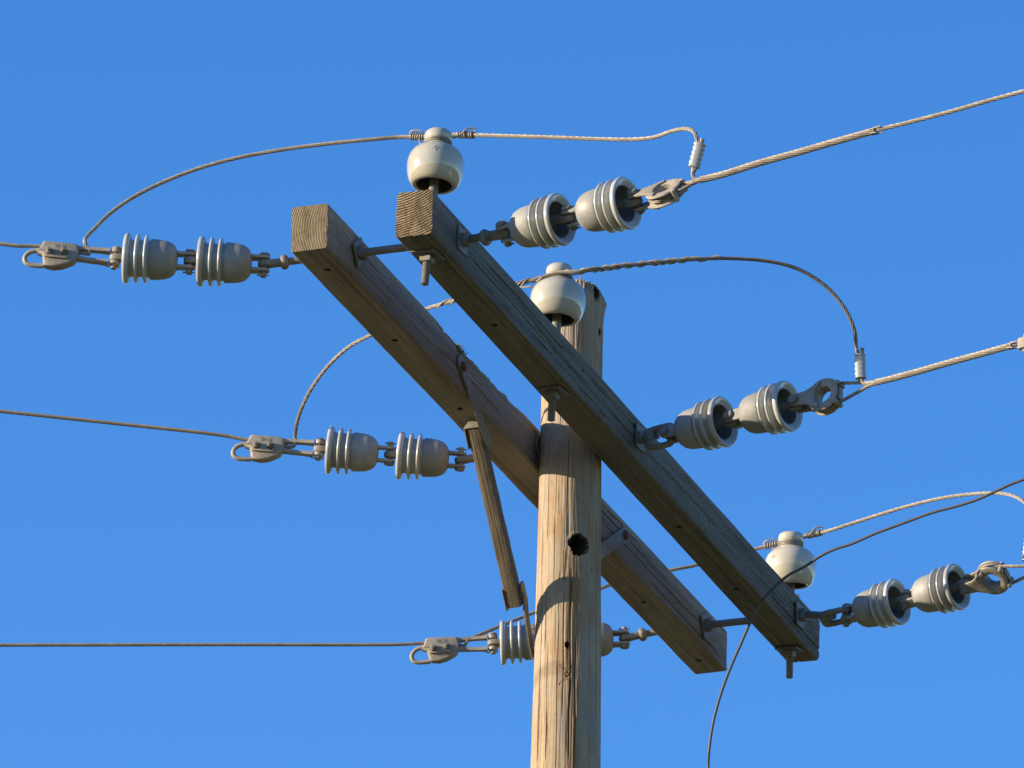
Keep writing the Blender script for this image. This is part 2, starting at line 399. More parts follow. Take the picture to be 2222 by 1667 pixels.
# ------------------------------------------------------------------ pole
POLE_TOP = .432
def pole_r(z): return .0772 + max(0, -z)*.0119*(1 if z > -1.2 else 1.2/max(1.2, -z)) + (0.006*max(0, -z-1.2) if z < -1.2 else 0)
cam_az = math.atan2(-6.9585, -19.5254)      # direction from the pole to the viewer
def on_pole(px, py):
    """(angle, z) where a pixel's ray meets the pole's surface"""
    c, d = ray(px, py); r_ = .079
    for _ in range(6):
        a = d[0]**2+d[1]**2; b = 2*(c[0]*d[0]+c[1]*d[1]); q = c[0]**2+c[1]**2-r_*r_
        disc = max(0, b*b-4*a*q); t = (-b-math.sqrt(disc))/(2*a); p = c+d*t; r_ = pole_r(p[2])
    return math.atan2(p[1], p[0]), p[2]
def build_pole():
    rnd = random.Random(11)
    # angles: dense on the side that is seen
    th = list(np.linspace(-1.75, 1.75, 380)) + list(np.linspace(1.75, 2*math.pi-1.75, 42)[1:-1])
    th = [cam_az + t for t in th]
    zs = sorted(list(np.arange(-1.02, POLE_TOP-.0001, .0035)) + list(np.arange(-.345, -.255, .0035)+.00175)); zs = [GZ-.5, -8, -6, -4, -3, -2.2, -1.6, -1.3, -1.15, -1.08] + zs
    cracks = []
    for i in range(30):
        t0 = cam_az + rnd.uniform(-1.6, 1.6); zc = rnd.uniform(-1.1, .42); ln = rnd.uniform(.05, .33)
        cracks.append((t0, zc-ln/2, zc+ln/2, rnd.uniform(.001, .0035), rnd.uniform(.0005, .0010), rnd.uniform(0, 99)))
    for px, y0, y1, dep, wd in ((1240, 1230, 1667, .010, .0022), (1225, 1270, 1560, .006, .0014), (1250, 1370, 1667, .008, .0018), (1186, 1270, 1420, .005, .0011),
                        (1205, 1110, 1290, .004, .001), (1172, 1420, 1667, .006, .0013), (1187, 1520, 1667, .005, .0012), (1230, 1560, 1640, .005, .0012),
                        (1235, 930, 1080, .006, .0013), (1192, 1000, 1190, .003, .0009), (1248, 640, 790, .006, .0014), (1257, 700, 780, .006, .0016), (1213, 1320, 1500, .004, .001), (1295, 1100, 1660, .005, .0012)):
        a, z1 = on_pole(px, y0); _, z0 = on_pole(px, y1); cracks.append((a, z0, z1, dep, wd, px))
    holes = []   # angle, z, half width, half height, depth
    def hole(px, py, w, h, d): a, z = on_pole(px, py); holes.append((a, z, w, h, d))
    hole(1257, 1182, .0285, .029, .066); hole(1230, 1399, .0062, .008, .03); hole(1294, 638, .011, .021, .020)
    hole(1302, 722, .008, .010, .02); hole(1303, 825, .008, .008, .02); hole(1283, 1238, .004, .004, .003); hole(1224, 1256, .004, .006, .003)
    kn = on_pole(1231, 1463)
    rows = []; dark = {}
    for iz, z in enumerate(zs):
        r_ = pole_r(z); row = []
        for it, t in enumerate(th):
            d = 0.0
            if z > -1.05:
                ax, ay = math.cos(t), math.sin(t)
                d += .0014*fbm(ax*2.2, ay*2.2, z*1.5+3, 2) + .0005*fbm(ax*12, ay*12, z*2.2, 3) + .00022*fbm(ax*60, ay*60, z*9, 2)
                chip = fbm(ax*3.2+3, ay*3.2, z*1.6, 3)
                d -= .0010*min(1, max(0, (chip-.15)/.05)) + .0009*min(1, max(0, (-chip-.25)/.05))
                for t0, z0, z1, dep, wd, sd_ in cracks:
                    if z0 < z < z1:
                        tt = t0+.03*mnoise.noise(Vector((sd_, z*7, 0)))+.008*mnoise.noise(Vector((sd_, z*40, 3)))
                        da = (t-tt+math.pi) % (2*math.pi)-math.pi
                        s_ = abs(da)*r_
                        if s_ < .006:
                            e = min(1, (z-z0)/.05, (z1-z)/.05)
                            d -= .7*dep*e*math.exp(-(s_/(.8*wd*(.5+.5*e)))**2)
                for a0, z0, hw, hh, dep in holes:
                    da = ((t-a0+math.pi) % (2*math.pi)-math.pi)*r_
                    q = math.hypot(da/hw, (z-z0)/hh) + .26*mnoise.noise(Vector((t*9, z*60, 7)))+.10*mnoise.noise(Vector((t*30, z*190, 2)))
                    if q < 1.0:
                        d -= dep*min(1, (1-q)/.12)
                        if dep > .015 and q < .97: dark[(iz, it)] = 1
                    elif q < 1.35: d += .0012*(1.35-q)/.35
                da = ((t-kn[0]+math.pi) % (2*math.pi)-math.pi)*r_; q = math.hypot(da, z-kn[1])
                if q < .016: d -= .0042*math.exp(-((q-.0052)/.0013)**2) + .003*math.exp(-(q/.0014)**2)
                for sg in (-1, 1):      # the diamond checks round the knot
                    for vz in (-1, 1):
                        l = abs((z-kn[1])*vz - .010 - .85*da*sg)
                        if 0 < da*sg < .020 and (z-kn[1])*vz > .008: d -= .0028*math.exp(-(l/.0011)**2)
                # ragged, checked top
                if z > .36: d += .0045*min(1, (z-.36)/.03)*fbm(ax*11, ay*11, z*34, 4)
                if z > .33:
                    f = min(1, (z-.33)/.1); d += .004*f*mnoise.noise(Vector((ax*7, ay*7, z*18)))
                    side = math.cos(t-(cam_az+1.25)); lump = max(0, side)*max(0, 1-abs(z-.395)/.06)
                    d += .006*lump; f2 = max(0, (z-.385)/.047); d -= .022*f2*f2*(.55+.45*math.cos(t-(cam_az+1.25)))
            row.append((( r_+d)*math.cos(t), (r_+d)*math.sin(t), z))
        rows.append(row)
    # ragged end grain
    last = rows[-1]
    top = []
    for i, (x, y, z) in enumerate(last):
        a = th[i]; top.append((x, y, z+.012*fbm(math.cos(a)*9, math.sin(a)*9, 5, 3)))
    rows[-1] = top
    for s_ in (.93, .7, .4, .1):
        rows.append([(x*s_, y*s_, POLE_TOP+.010*fbm(x*s_*70, y*s_*70, 2, 3)+.004*(1-s_)) for x, y, z in last])
    mb = MB(); mb.grid(rows, True, 0, (True, True)); nth = len(th)
    for (iz, it) in dark: mb.m[iz*nth+it] = 1  # faces of the deep holes take the painted shade
    # splinter standing up at the top
    for px, py, w, lean in ((1259, 597, .0062, .002), (1267, 607, .0052, .003)):
        p = atX(px, py, -.060); b_ = Vector((p.x, p.y+lean, p.z-.075)); rw = []
        for f, k in ((0, 1.0), (.45, .9), (.8, .6), (1, .12)):
            q = b_.lerp(p, f); rw.append([q+Vector((.003, w*k, 0)), q+Vector((.003, -w*k, 0)), q+Vector((-.003*k, -w*k*.8, 0)), q+Vector((-.004*k, w*k*.6, 0))])
        mb.grid(rw, True, 0, (True, True))
    o = mb.build('utility_pole', [M_POLE, M_HOLE_SHADE], smooth=50)
    return tag(o, 'weathered round timber pole with a dark knot hole between the two crossarms', 'utility pole')
build_pole()

# ------------------------------------------------------------------ crossarms
def build_arm(name, x0, L, yc, zc, yaw, roll, mats, holes, label, rough_edge=None, seed=0, corner=.007, ridges=.0008):
    w, h = .092, .117
    # perimeter of a rounded rectangle, (y, z, ny, nz); dense along the drilled centre lines
    def line(n, dense):
        u = np.linspace(-1, 1, n)
        if dense: u = np.sign(u)*(.35*np.abs(u)+.65*np.abs(u)**2.6)
        return list(u)
    per = []
    def side(cx, cz, dx, dz, half, nx, nz, dense):
        for u in line(61 if dense else 70, dense): per.append((cx+dx*u*half, cz+dz*u*half, nx, nz))
    def arc(cx, cz, a0):
        for k in range(1, 5):
            a = a0+math.pi/2*k/5; per.append((cx+corner*math.cos(a), cz+corner*math.sin(a), math.cos(a), math.sin(a)))
    hw, hh = w/2-corner, h/2-corner
    side(0, -h/2, 1, 0, hw, 0, -1, True); arc(hw, -hh, -math.pi/2)
    side(w/2, 0, 0, 1, hh, 1, 0, False); arc(hw, hh, 0)
    side(0, h/2, -1, 0, hw, 0, 1, False); arc(-hw, hh, math.pi/2)
    side(-w/2, 0, 0, -1, hh, -1, 0, True); arc(-hw, -hh, math.pi)
    xs = set(np.round(np.arange(-L/2+.006, L/2-.006, .009), 4))
    for kind, hx, hc, hr, hd in holes:
        for d in np.arange(-hr*1.6, hr*1.6, .0011): xs.add(round(hx+d, 4))
    xs = sorted(xs); rows = []; rc = random.Random(seed)
    splits = [(rc.uniform(-1.4, 1.2), rc.uniform(.15, .8), rc.uniform(-.045, .05), rc.uniform(.002, .0055), rc.uniform(.0009, .0018), rc.uniform(0, 50)) for _ in range(22)]
    darkf = []
    for ix, x in enumerate(xs):
        row = []
        for jp, (y, z, ny, nz) in enumerate(per):
            s_ = y*1.0+z*1.37
            d = ridges*fbm(x*.8+seed, y*120, z*120, 3) + .0012*fbm(x*3+seed, y*9, z*9, 2)
            for kind, hx, hc, hr, hd in holes:
                if kind == 'under' and nz < -.9: q = math.hypot(x-hx, y-hc)
                elif kind == 'face' and ny < -.9: q = math.hypot((x-hx)*1.4, z-hc)
                else: continue
                if q < hr:
                    d -= hd*min(1, (hr-q)/.0014)
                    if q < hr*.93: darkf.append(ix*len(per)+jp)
            if ny < -.9:
                for sx_, sl_, sz_, sdp, sw_, sk in splits:
                    if sx_ < x < sx_+sl_:
                        q = abs(z-sz_-.006*mnoise.noise(Vector((x*3, sk, 0))))
                        if q < .006: d -= sdp*min(1, (x-sx_)/.04, (sx_+sl_-x)/.04)*math.exp(-(q/sw_)**2)
            if rough_edge:
                a, b = rough_edge
                if a < x < b and z > 0 and y < 0:
                    e = min(1, (x-a)/.05, (b-x)/.05)*max(0, 1-((z-h/2)**2+(y+w/2)**2)**.5/.035)
                    d -= e*(.005+.006*fbm(x*22, 3, seed, 3)+.0022*fbm(x*90, y*60, z*60, 2))
            # taken-off corners at the ends
            row.append((x, y+ny*d, z+nz*d))
        rows.append(row)
    def cap(x, sgn, row):
        out = []
        for s_, dx in ((.985, .006), (.9, .0066), (.6, .0066), (.3, .0066), (.02, .0066)):
            out.append([(x+sgn*(dx+.0012*fbm(y*s_*60, z*s_*60, seed, 2)), y*s_, z*s_) for _, y, z in row])
        return out
    c0 = cap(xs[0], -1, rows[0]); c1 = cap(xs[-1], 1, rows[-1])
    mb = MB(); mb.grid(rows, True, 0)
    for k in darkf: mb.m[k] = 2  # drilled holes get the painted shade slot
    mb.grid([rows[0]]+c0[:1], True, 0); mb.grid(c0, True, 1, (False, True))
    mb.grid([rows[-1]]+c1[:1], True, 0); mb.grid(c1, True, 1, (False, True))
    # weld
    m = Matrix.Translation((x0*math.cos(yaw), yc+x0*math.sin(yaw), zc)) @ Matrix.Rotation(yaw, 4, 'Z') @ Matrix.Rotation(roll, 4, 'X')
    o = mb.build(name, mats, smooth=50)
    bm = bmesh.new(); bm.from_mesh(o.data); bmesh.ops.remove_doubles(bm, verts=bm.verts[:], dist=1e-6); bm.to_mesh(o.data); bm.free()
    o.data.shade_smooth(); o.data.set_sharp_from_angle(angle=R(50))
    o.matrix_world = m
    return tag(o, label, 'crossarm', 'pair of timber crossarms')
def under_x(px, py, zb, yc):     # x on an arm's underside
    c, d = ray(px*K, py*K); p = c+d*((zb-c[2])/d[2]); return p[0], p[1]
YL, YR = .1321, -.1324
hl = [('under', under_x(px, py, -.0603, YL)[0]-.0043, 0.0, .0085, .03) for px, py in ((705, 583), (848, 736), (990, 884), (1385, 1301), (1508, 1426))]
fl = [(atY(px*K, py*K, .086)) for px, py in ((1093, 955), (1497, 1331))]
hl += [('face', p.x-.0043, p.z+.0018, .0045, .012) for p in fl]
arm_l = build_arm('crossarm', .0043, 3.032, YL, -.0018, -.0009, -.0012, [M_ARM_L, M_END_L, M_HOLE_SHADE], hl,
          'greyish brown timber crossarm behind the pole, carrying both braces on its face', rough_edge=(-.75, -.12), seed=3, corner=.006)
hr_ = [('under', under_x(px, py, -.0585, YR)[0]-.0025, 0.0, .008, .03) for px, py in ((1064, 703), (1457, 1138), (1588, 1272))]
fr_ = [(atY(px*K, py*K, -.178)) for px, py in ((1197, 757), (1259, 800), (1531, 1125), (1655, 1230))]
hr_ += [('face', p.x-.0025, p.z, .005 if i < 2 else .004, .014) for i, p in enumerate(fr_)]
arm_r = build_arm('crossarm', .0025, 3.0347, YR, 0.0, .001, .0109, [M_ARM_R, M_END_R, M_HOLE_SHADE], hr_,
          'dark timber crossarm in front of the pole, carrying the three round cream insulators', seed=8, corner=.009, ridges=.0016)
# rusty nail tip and moss on the arm edges
p = atY(1738, 1294, -.170); mb = MB()
mb.rod(p+Vector((0, 0, -.03)), p+Vector((.006, .012, .008)), .0042, .0026, 8)
o = mb.build('nail', M_RUST); tag(o, 'rusty bent nail sticking up at the far end of the front crossarm', 'nail')
p0 = atY(990*K, 752*K, .092); mb = MB(); rnd = random.Random(3)
for i in range(120):
    a = p0+Vector((rnd.gauss(0, .012), rnd.gauss(.004, .006), rnd.gauss(-.008, .006)))
    d = Vector((rnd.gauss(0, .6), rnd.gauss(0, .6), rnd.uniform(.2, 1.2))).normalized()*rnd.uniform(.006, .017)
    s_ = d.cross(Vector((rnd.gauss(0, 1), rnd.gauss(0, 1), .3))).normalized()*.0016
    mb.add([a-s_, a+s_, a+d*.6+s_*.6, a+d], [(0, 1, 2), (0, 2, 3)])
tag(mb.build('moss_tuft', M_MOSS), 'small tuft of moss on the upper edge of the rear crossarm', 'moss')

# ------------------------------------------------------------------ braces
def build_brace(sgn, bolt, ext, label):
    """wooden bar on the sun side of a flat strap at each end; sgn -1 is the near brace"""
    e = empty('crossarm_brace', Matrix.Translation(bolt), label, 'brace', 'braces from pole to rear crossarm')
    A0, B0 = atY(1030, 925, .106), atY(1119, 1313, .106)
    A = Vector((sgn*abs(A0.x), A0.y, A0.z)); Bv = Vector((sgn*abs(B0.x), B0.y, B0.z))
    d = (Bv-A).normalized(); A = A+d*ext
    mb = MB(); m = frame(A, d, (0, 0, 1)); Lb = (Bv-A).length; hw, hh = .0175, .020
    secs = [(-1, -1), (-.4, -1), (.3, -1), (1, -1), (1, -.3), (1, .3), (1, 1), (.3, 1), (-.4, 1), (-1, 1), (-1, .3), (-1, -.3)]
    rows = []
    for i in range(61):
        x = Lb*i/60; row = []
        for a, b in secs:
            q = .92 if abs(a) == 1 and abs(b) == 1 else 1
            row.append(Vector((x, a*q*hw+.0012*fbm(x*14, a*3+sgn, b*3), b*q*hh+.0016*fbm(x*14, a*3, b*3+5+sgn))))
        rows.append(row)
    mb.grid(rows, True, 0, (True, True)); mb.build('wooden_bar', M_BRACE, e, mat=m, smooth=35)
    def fitting(pts, w, t, at, cdir, channel=True):
        mb = MB(); rows = []
        for i, p in enumerate(pts):
            a = pts[max(0, i-1)]; b = pts[min(len(pts)-1, i+1)]; tn = (b-a).normalized(); nn = Vector((0, 1, 0)); sd_ = tn.cross(nn).normalized(); nn = sd_.cross(tn)
            k = .72 if i in (0, len(pts)-1) else 1
            rows.append([p+sd_*w*k/2-nn*t/2, p+sd_*w*k/2+nn*t/2, p-sd_*w*k/2+nn*t/2, p-sd_*w*k/2-nn*t/2])
        mb.grid(rows, True, 0, (True, True))
        mc = frame(at, cdir, (0, 0, 1))
        # channel folded over the end of the bar
        mb.box((.058, .003, .044), mc @ Matrix.Translation((.004, .0215 if channel else -.0195, .0)), .001)
        if channel:
            mb.box((.050, .046, .003), mc @ Matrix.Translation((0, 0, .0245)), .001)
            mb.box((.003, .046, .046), mc @ Matrix.Translation((-.024, 0, .001)), .001)
        mb.rod(mc @ Vector((.006, -.026, 0)), mc @ Vector((.006, .030, 0)), .005, seg=10)
        mb.build('end_fitting', M_GALV, e, mat=Matrix(), smooth=30)
    bx = Vector(bolt); u = (A-bx); u.y = 0; u.normalize(); ys = .0815
    n0 = bx.copy(); n0.y = ys
    endp = Vector((A.x, ys, A.z))+Vector((d.x, 0, d.z))*.045
    mid_ = n0.lerp(endp, .5)
    fitting([n0-u*.030, n0-u*.016, n0+u*.03, mid_, endp, endp+Vector((d.x, 0, d.z))*.012], .038, .005, A+d*.020, d)
    bot = [Vector((Bv.x, ys+.002, Bv.z))-Vector((d.x, 0, d.z))*f+Vector((-sgn*.012, 0, .008)) for f in (.055, .045, .008)]
    for px, py, yy in ((1141, 1330, .083), (1147, 1368, .085), (1151, 1398, .090), (1156, 1425, .0925)):
        q = atY(px, py, yy); bot.append(Vector((sgn*abs(q.x) if q.x < 0 else -sgn*q.x, yy, q.z)))
    fitting(bot, .030, .005, Bv-d*.018, -d, False)
    mb = MB(); mb.lathe([(-.009, .002), (-.008, .009), (-.004, .013), (0, .0135)], 16, frame(n0+Vector((0, -.003, 0)), (0, 1, 0), (0, 0, 1)))
    mb.build('bolt', M_RUST, e, mat=Matrix())
    return e
build_brace(-1, (-.585, .083, -.003), 0.0, 'brown wooden brace in full view on the near side of the pole')
build_brace(1, (.652, .083, .010), .07, 'crossarm brace mostly hidden behind the pole, its flat end strap showing on the right')

# ------------------------------------------------------------------ through bolts with eyes
def sq_washer(mb, at, ax, size=.062, t=.006, rot=0.0, bow=.004):
    m = frame(at, ax, (0, 0, 1)) @ Matrix.Rotation(rot, 4, 'X')
    rows = []; n = 8
    lo = []; 
    for side_ in (0, 1):
        g = []
        for i in range(n+1):
            for j in range(n+1):
                y, z = (i/n-.5)*size, (j/n-.5)*size
                g.append(m @ Vector((t*side_+bow*(y/(size/2))**2*.8, y, z)))
        fs = []
        for i in range(n):
            for j in range(n): a = i*(n+1)+j; fs.append((a, a+1, a+n+2, a+n+1))
        mb.add(g, fs); lo.append(len(mb.v)-len(g))
    ring = [i*(n+1) for i in range(n+1)] + [n*(n+1)+j for j in range(1, n+1)] + [i*(n+1)+n for i in range(n-1, -1, -1)] + [j for j in range(n-1, 0, -1)]
    for k in range(len(ring)):
        a, b = ring[k], ring[(k+1) % len(ring)]; mb.f.append((lo[0]+a, lo[0]+b, lo[1]+b, lo[1]+a)); mb.m.append(0)

FACE = dict(Lb=.1785, Lf=.0855, Rb=-.0863, Rf=-.1788)
PINS = {}   # clevis pin of the innermost insulator of each string: (x, y, z)
def str_dir(s, slope): return Vector((-DEFL[s], s, slope*math.hypot(1, DEFL[s]))).normalized()
X0 = {'Ln': -1.3145, 'Lm': .0035, 'Lf': 1.3185, 'Rn': -1.3145, 'Rm': .0035, 'Rf': 1.3185}
# clevis pins of the inner insulator and of the clamp or thimble at the outer end of each string
P0 = {k: atS(*q, X0[k], 1 if k[0] == 'L' else -1) for k, q in dict(Ln=(573, 574), Lm=(999, 999), Lf=(1355, 1386), Rn=(1094.4, 505.7), Rm=(1451, 944), Rf=(1837.5, 1334)).items()}
P2 = {k: atS(*q, X0[k], 1 if k[0] == 'L' else -1) for k, q in dict(Ln=(250.6, 560), Lm=(693, 975), Lf=(1069.5, 1396), Rn=(1380.5, 436), Rm=(1730.6, 876.3), Rf=(2096.4, 1268.8)).items()}
def eye_bolt(key, x, z, roll_r, style, label, rot_l):
    e = empty('eye_bolt', Matrix.Translation((x, 0, z)), label, 'eye bolt', 'double arming eye bolts through both crossarms')
    I = Matrix()
    sr = str_dir(-1, 0); pl, pr = P0['L'+key], P0['R'+key]
    d = (pl-Vector((x, .20, z))).normalized(); Lc = .049
    mb = MB(); mb.rod((x, .20, z), (x, -.21, z), .0098, seg=18); mb.thread((x, .17, z), pl-d*Lc, .0098)
    if style != 'short': mb.rod((x, -.2, z), pr+Vector((.0, .035, 0)), .0098, seg=18)
    else: mb.thread((x, -.18, z), (x, -.235, z), .0098)
    mb.build('rod', M_GALV, e, mat=I)
    for y, ax, rot in ((FACE['Lf'], -1, rot_l), (FACE['Rf'], -1, R(4)), (FACE['Lb'], 1, R(10)), (FACE['Rb'], 1, R(20))):
        mb = MB(); sq_washer(mb, Vector((x, y, z)), (0, ax, 0), .062, .005, rot); mb.build('square_washer', M_GALV, e, mat=I, smooth=30)
        mb = MB(); mb.nut(frame(Vector((x, y+ax*.0055, z)), (0, ax, 0), (0, 0, 1)) @ Matrix.Rotation(.4+x, 4, 'X'), .0185, .017, 4 if x < 0 else 6); mb.build('nut', M_GALV, e, mat=I, smooth=30)
    # eye nut on the rear end: collar + flat tongue with eye
    mE = frame(pl, -d, (0, 0, 1))
    mb = MB(); mb.lathe([(Lc-.010, .010), (Lc-.007, .016), (Lc-.002, .0185), (Lc+.004, .018), (Lc+.010, .013)], 24, mE)
    mb.prism([(Lc, .012), (Lc*.55, .011), (.012, .014), (-.006, .0145), (-.013, .008), (-.015, 0), (-.013, -.008), (-.006, -.0145), (.012, -.014), (Lc*.55, -.011), (Lc, -.012)], .016,
             mE @ Matrix.Rotation(math.pi/2, 4, 'X'), .004)
    mb.build('eye_nut', M_GALV, e, mat=I)
    # front end
    d = sr.copy(); mR = frame(pr, -d, (0, 0, 1)) @ Matrix.Rotation(roll_r, 4, 'X')
    mb = MB()
    if style == 'long':      # forged eye with a round boss half way
        Lc = .055
        mb.lathe([(Lc-.012, .009), (Lc-.009, .017), (Lc-.002, .0205), (Lc+.004, .0195), (Lc+.012, .011)], 24, mR)
        mb.prism([(Lc, .010), (.012, .013), (-.006, .0145), (-.014, .008), (-.015, 0), (-.014, -.008), (-.006, -.0145), (.012, -.013), (Lc, -.010)], .016, mR @ Matrix.Rotation(math.pi/2, 4, 'X'), .004)
    else:                    # forged clevis: block and two prongs round the pin
        a = .050 if style == 'short' else .058; hw = .0245 if style == 'short' else .019
        pts = [(-.011, hw*.62), (-.006, hw*.95), (.008, hw*1.02), (.028, hw), (a, hw*.9), (a+.006, 0), (a, -hw*.9), (.028, -hw), (.008, -hw*1.02), (-.006, -hw*.95), (-.011, -hw*.62)]
        mb.tube(spline([mR @ Vector((x, y, 0)) for x, y in pts], .003), .0082, 12)
        mb.prism([(a-.006, -hw-.004), (a-.004, hw+.004), (a+.014, hw+.002), (a+.020, .012), (a+.020, -.012), (a+.014, -hw-.002)], .024, mR @ Matrix.Rotation(math.pi/2, 4, 'X'), .005)
        mb.rod(mR @ Vector((0, 0, -.024)), mR @ Vector((0, 0, .028)), .0125, seg=18, ch=.003)
    mb.build('eye', M_GALV, e, mat=I)
    return pl, pr
PINS = {}
PINS['Ln'], PINS['Rn'] = eye_bolt('n', -1.3145, .006, R(41), 'long', 'long eye bolt through the near left ends of both crossarms', R(38))
PINS['Lm'], PINS['Rm'] = eye_bolt('m', .0035, .003, R(90), 'short', 'eye bolt through the pole at the middle of the crossarms', R(45))
PINS['Lf'], PINS['Rf'] = eye_bolt('f', 1.3185, .000, R(28), 'long2', 'long eye bolt through the far right ends of both crossarms', R(30))

# ------------------------------------------------------------------ strain insulators
PITCH_U = .181
def make_strain(mat, label):
    e = empty('strain_insulator', mat, label, 'insulator', 'bell shaped strain insulators in pairs')
    mb = MB()
    mb.lathe([(.030, .012), (.032, .026), (.037, .035), (.046, .0425), (.058, .0470), (.075, .0490), (.091, .0500), (.0945, .0488), (.0955, .044), (.0955, .03)], 48)
    for s_ in (-1, 1):
        pr = [(.040, -.016)] + [(-.0145*math.cos(a), .0155*math.sin(a)) for a in np.linspace(-1.35, 1.35, 11)] + [(.040, .016)]
        mb.prism([(x, y) for x, y in pr], .0075, Matrix.Translation((0, 0, s_*.0165)) @ Matrix.Rotation(math.pi/2, 4, 'X'), .0018)
    mb.build('metal_cap', M_CAP, e, mat=mat)
    def fl(xc, r_, t, base=.0475):
        return [(xc-t-.003, base), (xc-t-.0008, base+.0015), (xc-t*.92, r_-.006), (xc-t*.8, r_-.003), (xc-t*.5, r_-.0009), (xc-t*.2, r_-.0001), (xc+t*.2, r_-.0001), (xc+t*.5, r_-.0009), (xc+t*.8, r_-.003), (xc+t*.92, r_-.006), (xc+t+.0008, base+.0015), (xc+t+.003, base)]
    pr = [(.0935, .03), (.0935, .0445), (.096, .0455)] + fl(.1055, .0595, .0049, .0455) + fl(.1275, .0608, .0049, .0455)
    pr += [(.140, .0455), (.1432, .0475), (.1443, .0520), (.1453, .0570), (.1475, .0602), (.1510, .0620), (.1550, .0618), (.1583, .0604), (.1594, .0582), (.1588, .0560), (.1570, .0520), (.1545, .0475), (.1510, .0430)]
    mb = MB(); mb.lathe(pr, 64, caps=(False, False))
    mb.lathe([(.1510, .0430), (.135, .0415), (.118, .0400), (.108, .0360), (.104, .024), (.103, .010), (.103, .001)], 48, mi=1, caps=(False, True))
    mb.build('porcelain_shell', [M_SHED, M_CEMENT], e, mat=mat, smooth=50)
    mb = MB(); mb.lathe([(.104, .022), (.122, .019), (.130, .0125), (.150, .0105), (.166, .0115)], 20)
    pts = [(PITCH_U-.022, -.0135), (PITCH_U-.006, -.0155)] + [(PITCH_U+.0150*math.cos(a), .0150*math.sin(a)) for a in np.linspace(-1.2, 1.2, 9)] + [(PITCH_U-.006, .0155), (PITCH_U-.022, .0135)]
    mb.prism(pts, .0165, Matrix.Rotation(math.pi/2, 4, 'X'), .004)
    mb.build('tongue', M_GALV, e, mat=mat)
    mb = MB(); mZ = Matrix.Rotation(-math.pi/2, 4, 'Y')
    mb.lathe([(-.033, .0072), (-.032, .0078), (.0215, .0078), (.0215, .0125), (.0245, .0132), (.0275, .0115), (.029, .006)], 18, mZ)
    cp = mb.build('clevis_pin', M_GALV, e, mat=mat)
    mb = MB()
    mb.tube([Vector(p) for p in ((-.014, .003, -.029), (-.006, .001, -.029), (.002, 0, -.029), (.010, 0, -.029), (.014, .001, -.031), (.013, -.001, -.027), (.008, -.001, -.0285))], .0016, 6)
    mb.build('cotter_pin', M_GALV, cp, mat=mat)
    return e
def sframe(p, d, roll): return frame(p, d, (0, 0, 1)) @ Matrix.Rotation(roll, 4, 'X')
STR = [  # key, side, rolls(inner, outer), labels
 ('Ln', (R(-2), R(-6)), ('grey strain insulator next to the rear crossarm in the top left string', 'grey strain insulator next to the clamp in the top left string')),
 ('Lm', (R(170), R(168)), ('grey strain insulator beside the wooden brace in the middle left string', 'grey strain insulator next to the clamp in the middle left string')),
 ('Lf', (R(180), R(3)), ('grey strain insulator with only its cap showing right of the pole', 'grey strain insulator showing its flanges left of the pole, bottom string')),
 ('Rn', (R(41), R(44)), ('grey strain insulator nearest the front crossarm in the top right string', 'sunlit grey strain insulator at the outer end of the top right string')),
 ('Rm', (R(84), R(80)), ('grey strain insulator half in shade at the inner end of the middle right string', 'grey strain insulator beside the round thimble of the middle right string')),
 ('Rf', (R(-6), R(-24)), ('grey strain insulator half in shade at the inner end of the bottom right string', 'grey strain insulator at the outer end of the bottom right string')),
]
proto = None; OUT = {}
for key, rolls, labs in STR:
    p = P0[key].copy(); q = P2[key]; d = (q-p).normalized(); unit = (q-p).length/2
    for i in (0, 1):
        m = sframe(p, d, rolls[i]) @ Matrix.Scale(unit/PITCH_U, 4)
        if proto is None: proto = make_strain(m, labs[i])
        else: dup(proto, m, label=labs[i])
        p = p+d*unit
    OUT[key] = (p, d); print('string', key, round(unit, 4), round(d.z, 3))

